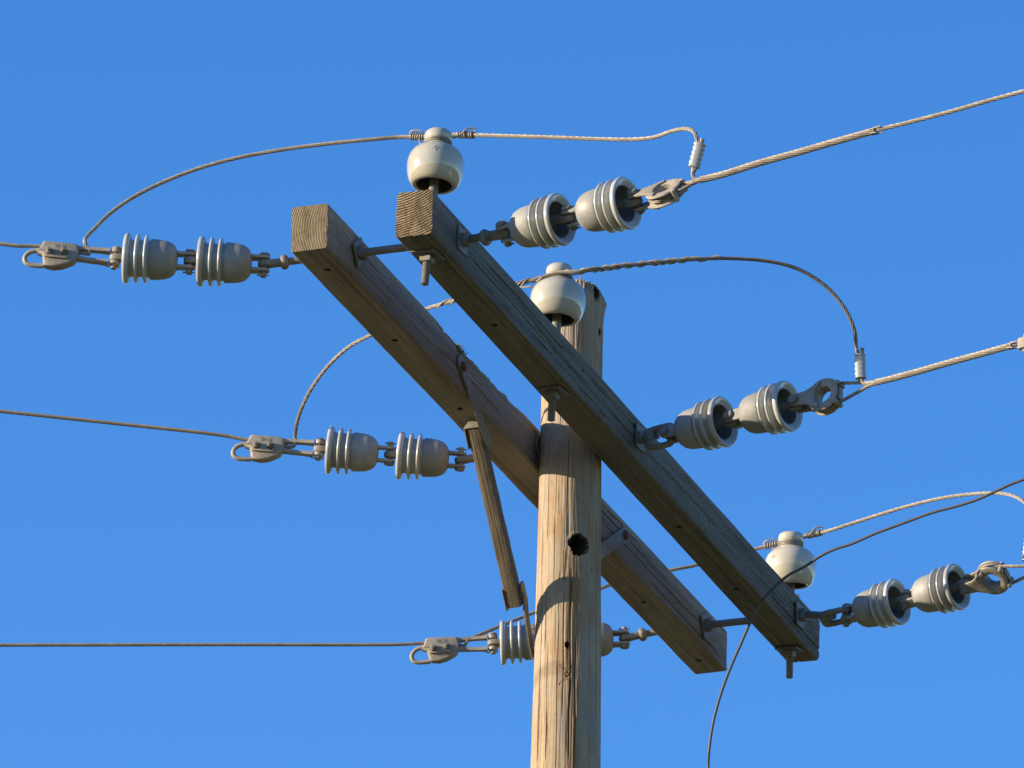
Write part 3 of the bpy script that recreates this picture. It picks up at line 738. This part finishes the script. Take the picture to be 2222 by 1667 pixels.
# ------------------------------------------------------------------ dead-end clamps (rear side)
def glyphs(mb, text, m, h):
    """raised cast digits from little bars: seven-segment strokes"""
    seg = {'9': 'abcdfg', '2': 'abged', '1': 'bc', '8': 'abcdefg'}
    w = h*.55
    L = {'a': ((0, h), (w, h)), 'b': ((w, h), (w, h/2)), 'c': ((w, h/2), (w, 0)), 'd': ((0, 0), (w, 0)), 'e': ((0, 0), (0, h/2)), 'f': ((0, h/2), (0, h)), 'g': ((0, h/2), (w, h/2))}
    for i, ch in enumerate(text):
        for k in seg[ch]:
            (x0, z0), (x1, z1) = L[k]; ox = i*w*1.7
            a = m @ Vector((-(ox+x0), 0, z0)); b = m @ Vector((-(ox+x1), 0, z1)); mb.rod(a, b, h*.10, seg=5)
def make_clamp(mat, label, flip):
    e = empty('dead_end_clamp', mat, label, 'clamp', 'cast clamps gripping the line wires left of the pole')
    mb = MB(); fy = flip   # face side
    prof = [(.096, .018), (.104, .0215), (.178, .0215), (.1865, .019), (.189, .010), (.194, -.003), (.200, -.008), (.196, -.012), (.184, -.016), (.178, -.040), (.172, -.0475), (.150, -.0500), (.128, -.0445), (.102, -.030), (.094, -.016), (.092, -.004), (.094, .008)]
    mb.prism(prof, .030, Matrix(), .006)
    mb.box((.060, .010, .024), Matrix.Translation((.146, fy*.017, -.016)), .004)
    for zz in (-1, 1):     # fork arms
        rows = []
        for x, z, hw, t in ((.100, zz*.0125, .010, .0052), (.075, zz*.0150, .0085, .0045), (.04, zz*.0160, .0085, .0043), (.016, zz*.0165, .0115, .0045)):
            rows.append([(x, -hw, z-t), (x, hw, z-t), (x, hw, z+t), (x, -hw, z+t)])
        mb.grid(rows, True, 0, (True, True))
        mb.lathe([(-.0048, .0125), (-.0036, .0140), (.0036, .0140), (.0048, .0125)], 24, Matrix.Translation((0, 0, zz*.0165)) @ Matrix.Rotation(-math.pi/2, 4, 'Y'))
    body = mb.build('clamp_body', M_CLAMP, e, mat=mat)
    mb = MB(); glyphs(mb, '9218', Matrix.Translation((.156, fy*.0155, .0055)), .0075); mb.build('cast_digits', M_CLAMP, body, mat=mat)
    mb = MB(); pts = [(.188, -.002), (.203, -.0045), (.217, -.011), (.2255, -.022), (.2265, -.033), (.221, -.0425), (.211, -.0460), (.195, -.0465), (.175, -.0450)]
    mb.tube(spline([Vector((x, 0, z)) for x, z in pts], .002), .0062, 12); mb.build('loop_eye', M_CLAMP, e, mat=mat)
    for x, z in ((.165, -.013), (.128, -.010)):
        mb = MB(); mb.nut(Matrix.Translation((x, fy*.021, z)) @ Matrix.Rotation(fy*math.pi/2, 4, 'Z'), .0092, .008)
        mb.lathe([(-.002, .011), (.001, .011)], 18, Matrix.Translation((x, fy*.021, z)) @ Matrix.Rotation(fy*math.pi/2, 4, 'Z'))
        mb.thread(Vector((x, fy*.02, z)), Vector((x, fy*.043, z-.002)), .0047, .002, 10)
        mb.build('keeper_nut', M_GALV, e, mat=mat)
    mb = MB(); mb.lathe([(-.031, .0072), (-.030, .0078), (.022, .0078), (.022, .0125), (.025, .0132), (.029, .0105), (.030, .005)], 18, Matrix.Rotation(-math.pi/2, 4, 'Y'))
    cp = mb.build('clevis_pin', M_GALV, e, mat=mat)
    mb = MB(); mb.tube([Vector(p) for p in ((.020, .002, -.027), (.008, 0, -.027), (0, 0, -.027), (-.012, 0, -.027), (-.013, -.001, -.0245))], .0016, 6); mb.build('cotter_pin', M_GALV, cp, mat=mat)
    return e
CLM = {}; pc = None
for key, slope, roll, lab in (('Ln', .12, R(6), 'cast clamp with loop eye at the end of the top left insulator string'),
                        ('Lm', .09, R(2), 'cast clamp with loop eye at the end of the middle left insulator string'),
                        ('Lf', -.05, R(-2), 'cast clamp with loop eye at the end of the bottom left insulator string')):
    p, d = OUT[key]; d2 = str_dir(1, slope)
    m = sframe(p, d2, roll) @ Matrix.Scale(.96, 4)
    if pc is None: pc = make_clamp(m, lab, 1)
    else: dup(pc, m, label=lab)
    CLM[key] = m

# ------------------------------------------------------------------ thimble clevises and grips (front side)
def make_thimble(mat, label):
    e = empty('thimble_clevis', mat, label, 'thimble clevis', 'thimble clevises at the outer ends of the right strings')
    C = .083
    mb = MB(); mZ = Matrix.Translation((C, 0, 0)) @ Matrix.Rotation(-math.pi/2, 4, 'Y')
    pr = [(-.0145, .0235), (-.016, .026), (-.0165, .040), (-.0150, .0455), (-.0125, .0468), (-.0100, .0455), (-.0085, .0400), (-.005, .0365), (0, .0355), (.005, .0365), (.0085, .0400), (.0100, .0455), (.0125, .0468), (.0150, .0455), (.0165, .040), (.016, .026), (.0145, .0235), (.008, .0215), (0, .021), (-.008, .0215)]
    rows = []
    seg = 56
    for x, r_ in pr+[pr[0]]:
        row = []
        for j in range(seg):
            a = 2*math.pi*j/seg; q = r_
            # eye is a little flattened on the outer side, with a lip
            k = 1-.10*max(0, math.cos(a))**3 if r_ > .03 else 1.0
            row.append(Matrix.Translation((C, 0, 0)) @ Vector((q*k*math.cos(a), q*1.0*math.sin(a), x)))
        rows.append(row)
    mb.grid(rows, True, 0)
    for sy in (-1, 1):
        mb.lathe([(-.0165, .0045), (-.0150, .0065), (.0150, .0065), (.0165, .0045)], 16, Matrix.Translation((C+.038, sy*.027, 0)) @ Matrix.Rotation(-math.pi/2, 4, 'Y'))
    mb.box((.016, .034, .012), Matrix.Translation((C+.037, 0, 0)), .004)
    mb.build('thimble', M_CLAMP, e, mat=mat)
    for zz in (-1, 1):
        mb = MB()
        pr = [(-.0140*math.cos(a), .0170*math.sin(a)) for a in np.linspace(-1.3, 1.3, 9)] + [(.030, .0185), (.056, .030), (.072, .040), (.075, .030), (.0645, .020), (.0605, .008), (.060, 0), (.0605, -.008), (.0645, -.020), (.075, -.030), (.072, -.040), (.056, -.030), (.030, -.0185)]
        mb.prism(pr, .0065, Matrix.Translation((0, 0, zz*.0178)) @ Matrix.Rotation(math.pi/2, 4, 'X'), .0018)
        mb.build('fork_plate', M_CLAMP, e, mat=mat)
    mb = MB()
    mb.lathe([(-.034, .0068), (-.033, .0075), (.0225, .0075), (.0225, .0130), (.0255, .0140), (.0300, .0115), (.0315, .005)], 18, Matrix.Rotation(-math.pi/2, 4, 'Y'))
    cp = mb.build('clevis_pin', M_GALV, e, mat=mat)
    mb = MB(); mb.tube([Vector(p) for p in ((-.014, .003, -.029), (-.006, .001, -.029), (.002, 0, -.029), (.012, 0, -.029), (.013, -.001, -.027))], .0016, 6); mb.build('cotter_pin', M_GALV, cp, mat=mat)
    return e
THM = {}; pt_ = None
for key, slope, roll, lab in (('Rn', .10, R(48), 'thimble clevis seen nearly edge on, ending the top right insulator string'),
                        ('Rm', .10, R(80), 'thimble clevis with its round eye facing us, ending the middle right string'),
                        ('Rf', .07, R(-30), 'thimble clevis at the end of the bottom right string, near the picture edge')):
    p, d = OUT[key]; m = sframe(p, d, roll)
    if pt_ is None: pt_ = make_thimble(m, lab)
    else: dup(pt_, m, label=lab)
    THM[key] = m

def LP(key, px, py, off=0.0): return atS(px*K, py*K, X0[key], 1, off)
def RP(key, px, py, off=0.0): return atS(px*K, py*K, X0[key], -1, off)

# ------------------------------------------------------------------ pin insulators
PROF = [(0.0, .0435), (-.0015, .0480), (-.0002, .0525), (.0050, .0578), (.0140, .0628), (.0265, .0668), (.040, .0690), (.0530, .0694), (.066, .0680), (.0775, .0640), (.0870, .0575), (.0945, .0485), (.0995, .0395), (.1045, .0325), (.109, .0300), (.114, .0302), (.118, .0322), (.123, .0340), (.131, .0342), (.137, .0325), (.1425, .0270), (.1452, .0180), (.1460, .008), (.1462, .0005)]
BORE = [(0.0, .0435), (.004, .0412), (.012, .0400), (.040, .0370), (.056, .0300), (.062, .0160), (.063, .0105)]
PIN = {}
def make_pin(base, top, zbell, label, mark):
    ax = (top-base).normalized(); mat = frame(base, ax, (-1, 0, 0))
    e = empty('pin_insulator', mat, label, 'insulator', 'round cream pin insulators on the front crossarm')
    hb = (zbell-base.z)/ax.z
    mB = Matrix.Translation((hb, 0, 0))
    mb = MB(); mb.lathe(PROF, 72, mB, 0, (False, True)); mb.lathe(BORE, 48, mB, 1, (False, False))
    mb.build('porcelain_body', [M_PORC, M_PORC_IN], e, mat=mat, smooth=60)
    mb = MB(); mb.rod((0.0, 0, 0), (hb+.09, 0, 0), .0115, seg=20); mb.lathe([(-.002, .016), (.004, .016), (.006, .0125)], 20)
    mb.rod((0, 0, 0), (-.118, 0, 0), .0095, seg=16)
    mb.thread((-.122, 0, 0), (-.199, 0, 0), .0098, .0032, 16)
    mb.build('steel_pin', M_GALV, e, mat=mat)
    mb = MB(); sq_washer(mb, Vector((-.1178, 0, 0)), (-1, 0, 0), .062, .005, R(4), .002); mb.build('square_washer', M_WASH, e, mat=mat, smooth=30)
    mb = MB(); mb.nut(Matrix.Translation((-.140, 0, 0)) @ Matrix.Rotation(R(40), 4, 'X'), .0190, .0165, 4); mb.nut(Matrix.Translation((-.1235, 0, 0)), .0135, .001, 4)
    mb.build('nut', M_GALV, e, mat=mat, smooth=30)
    return e, mat, hb
def axis_pts(tp, bp, ty=-.137, by=-.128):
    t = atY(*tp, ty); b = atY(*bp, by); x = .5*(t.x+b.x)
    return Vector((t.x*.5+x*.5, ty, t.z)), Vector((b.x*.5+x*.5, by, b.z))
TB = {}
for key, tp, bp, lab in (('n', (943, 404), (926, 552), 'cream pin insulator at the near left end of the front crossarm'),
                         ('m', (1208, 693), (1199, 862), 'cream pin insulator in front of the pole top, at the middle of the front crossarm'),
                         ('f', (1712, 1267), (1717, 1408), 'cream pin insulator at the far right end of the front crossarm, behind the black wire')):
    t, b = axis_pts(tp, bp)
    ax = (t-b).normalized(); base = b+ax*((.0590-b.z)/ax.z)
    e, mat, hb = make_pin(base, t, t.z, lab, key != 'm')
    TB[key] = (mat, hb, e)
def neck(key, h=.111):
    mat, hb, _ = TB[key]; return mat @ Vector((hb+h, 0, 0))
# faded stamp on two of them: small strokes lying on the glaze
def stamp(key, az, h0, size):
    mat, hb, e = TB[key]; mb = MB(); rnd = random.Random(5)
    def on(u, v):
        h = h0+v*size; r_ = np.interp(h, [p[0] for p in PROF[2:]], [p[1] for p in PROF[2:]])+.0003; a = az+u*size/r_
        return mat @ Vector((hb+h, r_*math.cos(a), r_*math.sin(a)))
    S_ = [[(0, -.9), (0, -.2)], [(-.35, .25), (-.3, .75), (.1, .95), (.4, .7), (.3, .35), (0, .3)], [(-1, -.1), (-.7, .15), (-.45, -.1)], [(.45, -.1), (.7, .15), (1.0, -.1)], [(-.25, -.1), (0, .15), (.25, -.1)], [(-.2, -.4), (.2, -.4)]]
    for s_ in S_:
        pts = []
        for (a, b), (c, d) in zip(s_[:-1], s_[1:]):
            for k in range(4): pts.append(on(a+(c-a)*k/4, b+(d-b)*k/4))
        pts.append(on(*s_[-1])); mb.tube(pts, .0006, 4)
    mb.build('maker_stamp', M_MARK, e, mat=Matrix())
def cam_angle(key):
    mat, hb, _ = TB[key]; v = mat.to_3x3().inverted() @ (Vector(CAM)-mat.translation); return math.atan2(v.z, v.y)
stamp('n', cam_angle('n')-.05, .068, .0085)
stamp('f', cam_angle('f')-.75, .066, .0075)

# ------------------------------------------------------------------ conductors on the rear (left) side, each running on as the jumper over its insulator
def toward(p, amt):       # move a point straight towards the viewer's side of the neck
    d = Vector((CAM[0]-p[0], CAM[1]-p[1], 0)).normalized(); return p+d*amt
CUR = Vector((CAM[0], CAM[1], 0)).normalized()
RW = .0049
def extend(p, d, L, sag=.02, n=60):
    return [p+d*(L*k/n)+Vector((0, 0, sag*(k/n)**2*L*.05)) for k in range(1, n+1)]
def conductor(name, ctrl, far_dir, label, first_len=24.0, r_=RW, tail_tube=None):
    path = spline(ctrl, .0042)
    mb = MB(); mb.strand(path, r_, 6, .105)
    if far_dir is not None:
        a, d = far_dir
        ext = [a] + extend(a, d, first_len)
        mb.tube(ext, r_*.93, 10)
    o = mb.build(name, M_WIRE, smooth=75)
    tag(o, label, 'wire', 'bare stranded line wires')
    return path
def clamp_path(key, far, near_exit):
    m = CLM[key]
    d = (m @ Vector((.188, 0, .009)) - m @ Vector((.10, 0, .006))).normalized()
    return [m @ Vector((.198, 0, .0095)), m @ Vector((.15, 0, .008)), m @ Vector((.105, 0, .004))]
def xlerp(key, pxs, x_a, x_b):
    """points given by pixel, x blended from x_a to x_b along the list"""
    n = len(pxs); return [atX(px*K, py*K, x_a+(x_b-x_a)*i/(n-1)) for i, (px, py) in enumerate(pxs)]
PATH = {}
# --- near
nk = neck('n'); side = atX(940*K, 294*K, nk.x+.042)
L_in = [LP('Ln', 0, 526.5), LP('Ln', 40, 531)]
far = (L_in[0]-L_in[1]).normalized(); out0 = L_in[0]+far*.6
m = CLM['Ln']; cl = clamp_path('Ln', None, None); ex = m @ Vector((.082, .002, .002))
xe = ex.x
nlist = [(183, 520), (205, 493), (240, 459), (300, 419), (400, 374), (500, 344), (600, 325), (700, 311.5), (800, 301.5), (860, 296.5)]
left_part = xlerp('Ln', nlist, xe, side.x)
rlist = [(985, 291), (1030, 292), (1100, 294), (1200, 297), (1300, 300.5), (1370, 301), (1415, 296), (1440, 287), (1465, 280), (1487, 279), (1500, 287), (1505, 303)]
cn_top = RP('Rn', 1508, 312); cn_bot = RP('Rn', 1497, 364)
right_part = xlerp('Rn', rlist, side.x, cn_top.x)
PATH['n'] = conductor('line_wire', [out0]+L_in+cl+[ex, m @ Vector((.066, .001, .004))]+left_part+[side+Vector((0, 0, .0))]+right_part+[cn_top, cn_top.lerp(cn_bot, .5), cn_bot, cn_bot+(cn_bot-cn_top).normalized()*.008],
        (out0, far), 'bare line wire from the top left clamp arching over the nearest cream insulator')
# --- mid: passes the viewer's side of the neck
nk = neck('m'); side = nk + CUR*.034
L_in = [LP('Lm', 0, 888), LP('Lm', 250, 914.5), LP('Lm', 480, 940)]
far = (L_in[0]-L_in[1]).normalized(); out0 = L_in[0]+far*.6
m = CLM['Lm']; cl = clamp_path('Lm', None, None); ex = m @ Vector((.086, .002, -.002))
nlist = [(637, 940), (641, 915), (650, 885), (672, 840), (708, 791), (755, 748), (800, 724), (870, 690), (920, 667), (975, 651), (1050, 630), (1120, 614)]
left_part = xlerp('Lm', nlist, ex.x, side.x)
rlist = [(1255, 586), (1300, 580), (1350, 574), (1400, 569), (1450, 564), (1500, 560), (1550, 558), (1600, 559), (1650, 563), (1700, 573), (1745, 592), (1790, 625), (1825, 668), (1845, 714), (1849, 750)]
cn_top_m = RP('Rm', 1853, 768); cn_bot_m = RP('Rm', 1856, 818)
right_part = xlerp('Rm', rlist, side.x, cn_top_m.x)
PATH['m'] = conductor('line_wire', [out0]+L_in+cl+[ex, m @ Vector((.068, .001, .003))]+left_part+[side]+right_part+[cn_top_m, cn_top_m.lerp(cn_bot_m, .5), cn_bot_m, cn_bot_m+Vector((0, 0, -.006))],
        (out0, far), 'bare line wire entering the middle left clamp and looping past the pole top')
# --- far
nk = neck('f'); side = atX(1690*K, 1171*K, nk.x+.040)
L_in = [LP('Lf', 0, 1393), LP('Lf', 450, 1392), LP('Lf', 860, 1391.5)]
far = (L_in[0]-L_in[1]).normalized(); out0 = L_in[0]+far*.6
m = CLM['Lf']; cl = clamp_path('Lf', None, None); ex = m @ Vector((.080, .002, -.004))
nlist = [(1010, 1383), (1040, 1369), (1080, 1352), (1110, 1340), (1150, 1324), (1230, 1294), (1305, 1268), (1320, 1263), (1380, 1247), (1450, 1231), (1500, 1221), (1560, 1206), (1625, 1187)]
left_part = xlerp('Lf', nlist, ex.x, side.x)
rlist = [(1750, 1155), (1790, 1146), (1850, 1127), (1900, 1111), (1950, 1096), (2000, 1083), (2050, 1073), (2100, 1067), (2150, 1065), (2185, 1070), (2211, 1084), (2225, 1105), (2222, 1140)]
cn_top_f = RP('Rf', 2219, 1165); cn_bot_f = RP('Rf', 2213, 1212)
right_part = xlerp('Rf', rlist, side.x, cn_top_f.x)
PATH['f'] = conductor('line_wire', [out0]+L_in+cl+[ex]+left_part+[side]+right_part+[cn_top_f, cn_top_f.lerp(cn_bot_f, .5), cn_bot_f],
        (out0, far), 'bare line wire from the bottom left clamp passing behind the pole to the far insulator')

# ------------------------------------------------------------------ conductors on the front (right) side, grips and connectors
def right_line(key, line, gend, tail, label, glabel):
    """line: pixel points from the apex outwards; gend: index in line where the grip stops; tail: points from connector down to the apex"""
    pts = [RP(key, *q) for q in line]
    far = (pts[-1]-pts[-2]).normalized(); out = pts[-1]+far*.5
    path = spline(tail+pts+[out], .0042)
    mb = MB(); mb.strand(path, .0051, 6, .105); mb.tube([out]+extend(out, far, 24), .0054, 10)
    o = mb.build('line_wire', M_WIRE, smooth=75); tag(o, label, 'wire', 'bare stranded line wires')
    # grip: loop round the thimble, two legs, laid-up body
    m = THM[key]; C = .083; apex = pts[0]; rr = .0400
    inv = m.inverted(); al = inv @ apex
    loop = []
    for k in range(25):
        a = math.pi*.5+math.pi*k/24 ; loop.append(m @ Vector((C+rr*math.cos(a), rr*math.sin(a), 0)))
    a0 = apex+(pts[1]-apex).normalized()*.03
    l1 = [a0, apex+(loop[0]-apex)*.12] + [apex.lerp(loop[0], f) for f in (.35, .6, .85)]
    l2 = [apex.lerp(loop[-1], f) for f in (.85, .6, .35)] + [apex+(loop[-1]-apex)*.12, a0]
    mb = MB(); mb.strand(spline(l1+loop+l2, .004), .0046, 5, .085)
    g = spline([apex]+pts[1:gend+1], .0042)
    P, T, A, B = frames(g)
    mb.strand(g, .0083, 9, .135, per=5)
    # frayed rod ends where the grip stops
    e_ = g[-1]; dirn = T[-1]
    for k in range(5):
        a = k*1.25; o_ = (A[-1]*math.cos(a)+B[-1]*math.sin(a))
        mb.tube([e_-dirn*.012+o_*.0075, e_+o_*.0085, e_+dirn*(.006+.014*(k % 2))+o_*(.0085+.002*(k % 3))], .0019, 6)
    o = mb.build('dead_end_grip', M_WIRE, smooth=75); tag(o, glabel, 'wire grip', 'preformed grips looped round the thimbles')
    return path
bd = (cn_bot-cn_top).normalized()
PATH['rn'] = right_line('Rn', [(1512, 388.5), (1560, 377), (1640, 352), (1720, 330), (1800, 307), (1890, 282), (1960, 265), (2060, 239), (2140, 216), (2211, 197)], 5,
    [RP('Rn', 1517, 300), RP('Rn', 1514, 312), cn_top.lerp(cn_bot, .5)+Vector((0, -.010, 0)), RP('Rn', 1501, 364), RP('Rn', 1496, 374), RP('Rn', 1498, 384), RP('Rn', 1505, 388.5)],
    'bare line wire leaving the top right string for the upper right corner', 'thick twisted grip on the top right line wire')
PATH['rm'] = right_line('Rm', [(1890, 826), (1920, 819), (1980, 803), (2050, 783), (2120, 764), (2185, 746), (2211, 738.5), (2280, 718)], 5,
    [RP('Rm', 1862, 752), RP('Rm', 1861, 768), cn_top_m.lerp(cn_bot_m, .5)+Vector((0, -.010, 0)), RP('Rm', 1861, 818), RP('Rm', 1863, 827), RP('Rm', 1874, 829)],
    'bare line wire leaving the middle right string for the right edge', 'thick twisted grip on the middle right line wire')
PATH['rf'] = right_line('Rf', [(2262, 1222), (2300, 1214), (2400, 1188), (2520, 1156), (2700, 1108)], 3,
    [cn_top_f+Vector((0, -.010, .02)), cn_top_f.lerp(cn_bot_f, .5)+Vector((0, -.010, 0)), RP('Rf', 2222, 1216), RP('Rf', 2245, 1224)],
    'bare line wire of the bottom right string, cut by the right edge', 'twisted grip legs of the bottom right line wire at the picture edge')

def sleeve(a, b, w, t, label, ext=0.0):
    """crimped two-bore compression sleeve from a to b"""
    d = b-a; L = d.length; m = frame(a, d, CUR); prof = [(-.001, .86), (0, 1.04), (.0025, 1.06), (.004, .98)]
    n = 4
    for k in range(n):
        x0 = .006+(L-.012)*k/n; x1 = .006+(L-.012)*(k+1)/n; mid = (x0+x1)/2
        prof += [(x0+.001, .84), (x0+.0035, .98), (mid, 1.02), (x1-.0035, .98)]
    prof += [(L-.005, .88), (L-.003, 1.0), (L, 1.02), (L+.001, .86)]
    rows = []
    for x, q in prof:
        rows.append([m @ Vector((x, w/2*q*math.copysign(abs(math.cos(2*math.pi*j/32))**.8, math.cos(2*math.pi*j/32)), t/2*q*math.sin(2*math.pi*j/32))) for j in range(32)])
    mb = MB(); mb.grid(rows, True, 0, (True, True))
    o = mb.build('wire_connector', M_SLEEVE, smooth=45); return tag(o, label, 'connector', 'crimped sleeves joining jumpers to line wires')
sleeve(RP('Rn', 1511.5, 311, -.002), RP('Rn', 1498.5, 361, -.002), .029, .019, 'shiny crimped sleeve hanging above the top right line wire')
sleeve(RP('Rm', 1856.5, 766, -.002), RP('Rm', 1858.5, 817, -.002), .028, .019, 'dull crimped sleeve hanging above the middle right line wire')
sleeve(cn_top_f+Vector((0, -.005, 0)), cn_bot_f+Vector((0, -.005, 0)), .028, .019, 'crimped sleeve cut off by the right picture edge')
# loose strand ends above the sleeves are part of the line wires' tails

# parallel clamp with curled wire at the right edge of the middle line
p = RP('Rm', 2214, 742); q = RP('Rm', 2198, 746); d = (p-q).normalized()
m = frame(p, d, (0, 0, 1)); e = empty('wire_clamp', m, 'small bolted clamp with curled wire on the middle right line, at the picture edge', 'clamp')
mb = MB(); mb.box((.034, .026, .030), m, .006); mb.build('clamp_block', M_CLAMP, e, mat=Matrix())
mb = MB(); mb.rod(m @ Vector((0, 0, -.026)), m @ Vector((0, 0, .024)), .005, seg=10); mb.nut(m @ Matrix.Translation((0, 0, -.015)) @ Matrix.Rotation(math.pi/2, 4, 'Y'), .009, .008); mb.build('bolt', M_GALV, e, mat=Matrix())
mb = MB()
mb.tube(spline([m @ Vector(v) for v in ((-.028, .004, .004), (-.018, .012, .012), (-.008, .014, .020), (.006, .012, .030), (.03, .010, .036), (.06, 0, .03), (.08, 0, .012))], .003), .0026, 8)
mb.tube(spline([m @ Vector(v) for v in ((-.024, -.004, .003), (-.012, .004, .016), (0, .006, .026), (.02, .0, .034), (.05, -.01, .028))], .003), .0026, 8)
mb.build('wire_curl', M_TIE, e, mat=Matrix())

# ------------------------------------------------------------------ tie wires
def ring_pts(key, h, r_, a0, a1, dh=0.0, n=40):
    mat, hb, _ = TB[key]; return [mat @ Vector((hb+h+dh*k/n, r_*math.cos(a0+(a1-a0)*k/n), r_*math.sin(a0+(a1-a0)*k/n))) for k in range(n+1)]
rt3 = .0024
def tie(key, pkey, spanL, spanR, turnsL, turnsR, rings, label, loops=True):
    path = PATH[pkey]; nk = neck(key); i0 = nearest(path, nk+Vector((.04, 0, .012)))
    st = (path[i0+1]-path[i0]).length; mb = MB()
    a = int(spanL[0]/st), int(spanL[1]/st); b = int(spanR[0]/st), int(spanR[1]/st)
    cL = coil(path, i0-a[0], i0-a[1], turnsL, RW+rt3*.9); cR = coil(path, i0+b[0], i0+b[1], turnsR, RW+rt3*.9)
    mb.tube(cL, rt3, 8); mb.tube(cR, rt3, 8)
    ca = cam_angle(key)
    for h, dh, sw in rings:
        mb.tube(ring_pts(key, h, .0322, ca-sw, ca+sw, dh), rt3, 8)
    if loops:
        eL = cL[-1]; eR = cR[-1]
        tL = (path[i0-a[1]]-path[i0-a[0]]).normalized(); tR = (path[i0+b[1]]-path[i0+b[0]]).normalized()
        mb.tube(spline([eL, eL+Vector((0, 0, .005))+tL*.001, eL-tL*.008+Vector((-.004, 0, .0075)), eL-tL*.032+Vector((-.004, 0, .007))], .003), rt3, 8)
        mb.tube(spline([eR, eR+Vector((0, 0, .006))+tR*.002, eR-tR*.008+Vector((-.006, 0, .0085)), eR-tR*.022+Vector((-.012, 0, .003)), eR-tR*.034+Vector((-.016, 0, -.014)), ring_pts(key, rings[0][0], .0322, ca-rings[0][2], ca+rings[0][2])[0]], .003), rt3, 8)
        r0_ = ring_pts(key, rings[0][0], .0322, ca-rings[0][2], ca+rings[0][2], rings[0][1])
        far_end = r0_[-1] if (r0_[-1]-cL[0]).length < (r0_[0]-cL[0]).length else r0_[0]
        mb.tube(spline([far_end, far_end.lerp(cL[len(cL)//2], .5)+Vector((-.008, 0, -.010)), cL[len(cL)//2]+Vector((-.004, 0, -.004)), cL[len(cL)//2]+Vector((0, 0, RW+rt3))], .003), rt3, 8)
    o = mb.build('tie_wire', M_TIE, smooth=75); return tag(o, label, 'tie wire', 'tie wires binding the line wires to the pin insulators')
tie('n', 'n', (.036, .090), (.040, .085), 9, 7, [(.1095, -.0006, 1.75), (.114, .0008, 1.6)], 'tie wire coiled tightly round the wire on both sides of the nearest cream insulator')
tie('f', 'f', (.036, .086), (.040, .085), 7, 8, [(.107, .002, 1.7), (.111, .0025, 1.65), (.116, .001, 1.5)], 'tie wire coiled on both sides of the far right cream insulator')
# mid: long preformed tie wound slowly along the wire
path = PATH['m']; i0 = nearest(path, neck('m')); st = .0042; mb = MB()
iR = nearest(path, atX(1590*K, 559*K, -.55)); iL = nearest(path, atX(925*K, 666*K, -.45))
for k in range(3):
    mb.tube(coil(path, i0+8, iR-k*12, (iR-i0)*st/.085, RW+.0013, k*.55, .15), .0022, 7)
    mb.tube(coil(path, i0-8, iL+k*10, (i0-iL)*st/.085, RW+.0013, k*.55+1, .15), .0022, 7)
ca = cam_angle('m')
for h, dh in ((.110, 0), (.114, .001)):
    mb.tube(ring_pts('m', h, .0322, ca-2.6, ca+2.6, dh, 60), .0022, 8)
pL = atX(1130*K, 617*K, -.53)
mb.tube(spline([path[i0-26], path[i0-20]+Vector((0, 0, -.012)), path[i0-13]+Vector((0.0, -.0, -.018)), neck('m', .098)+Vector((.02, .045, 0)), neck('m', .104)+Vector((.034, 0, 0))], .003), .0024, 8)
o = mb.build('tie_wire', M_TIE, smooth=75); tag(o, 'tie wire wound in long turns along the wire past the middle cream insulator', 'tie wire', 'tie wires binding the line wires to the pin insulators')

# ------------------------------------------------------------------ loose dark wire
bl = [(2260, 1012), (2211, 1035), (2180, 1047), (2150, 1061), (2110, 1079), (2070, 1092), (2010, 1108), (1950, 1130), (1890, 1152), (1840, 1174), (1800, 1187), (1770, 1202), (1740, 1222), (1700, 1244), (1668, 1272), (1645, 1300), (1622, 1340), (1600, 1390), (1578, 1440), (1556, 1500), (1540, 1560), (1531, 1620), (1529, 1665), (1531, 1720)]
pts = [atX(px*K, py*K, .98) for px, py in bl]
hd = (pts[0]-pts[1]).normalized()
pre = [pts[0]+hd*8+Vector((0, 0, -1.2)), pts[0]+hd*4+Vector((0, 0, -.1)), pts[0]+hd*1.2+Vector((0, 0, .05))]
post = [pts[-1]+Vector((-.02, .05, -.35)), Vector((.30, .02, -2.0)), Vector((.10, -.04, -2.6)), Vector((.104, -.03, -3.2)), Vector((.11, -.03, -5))]
mb = MB(); mb.tube(spline(pre+pts+post, .008), .0038, 10)
tag(mb.build('loose_wire', M_BLACKW, smooth=75), 'thin dark jacketed wire sagging in front of the far end of the crossarms', 'wire')
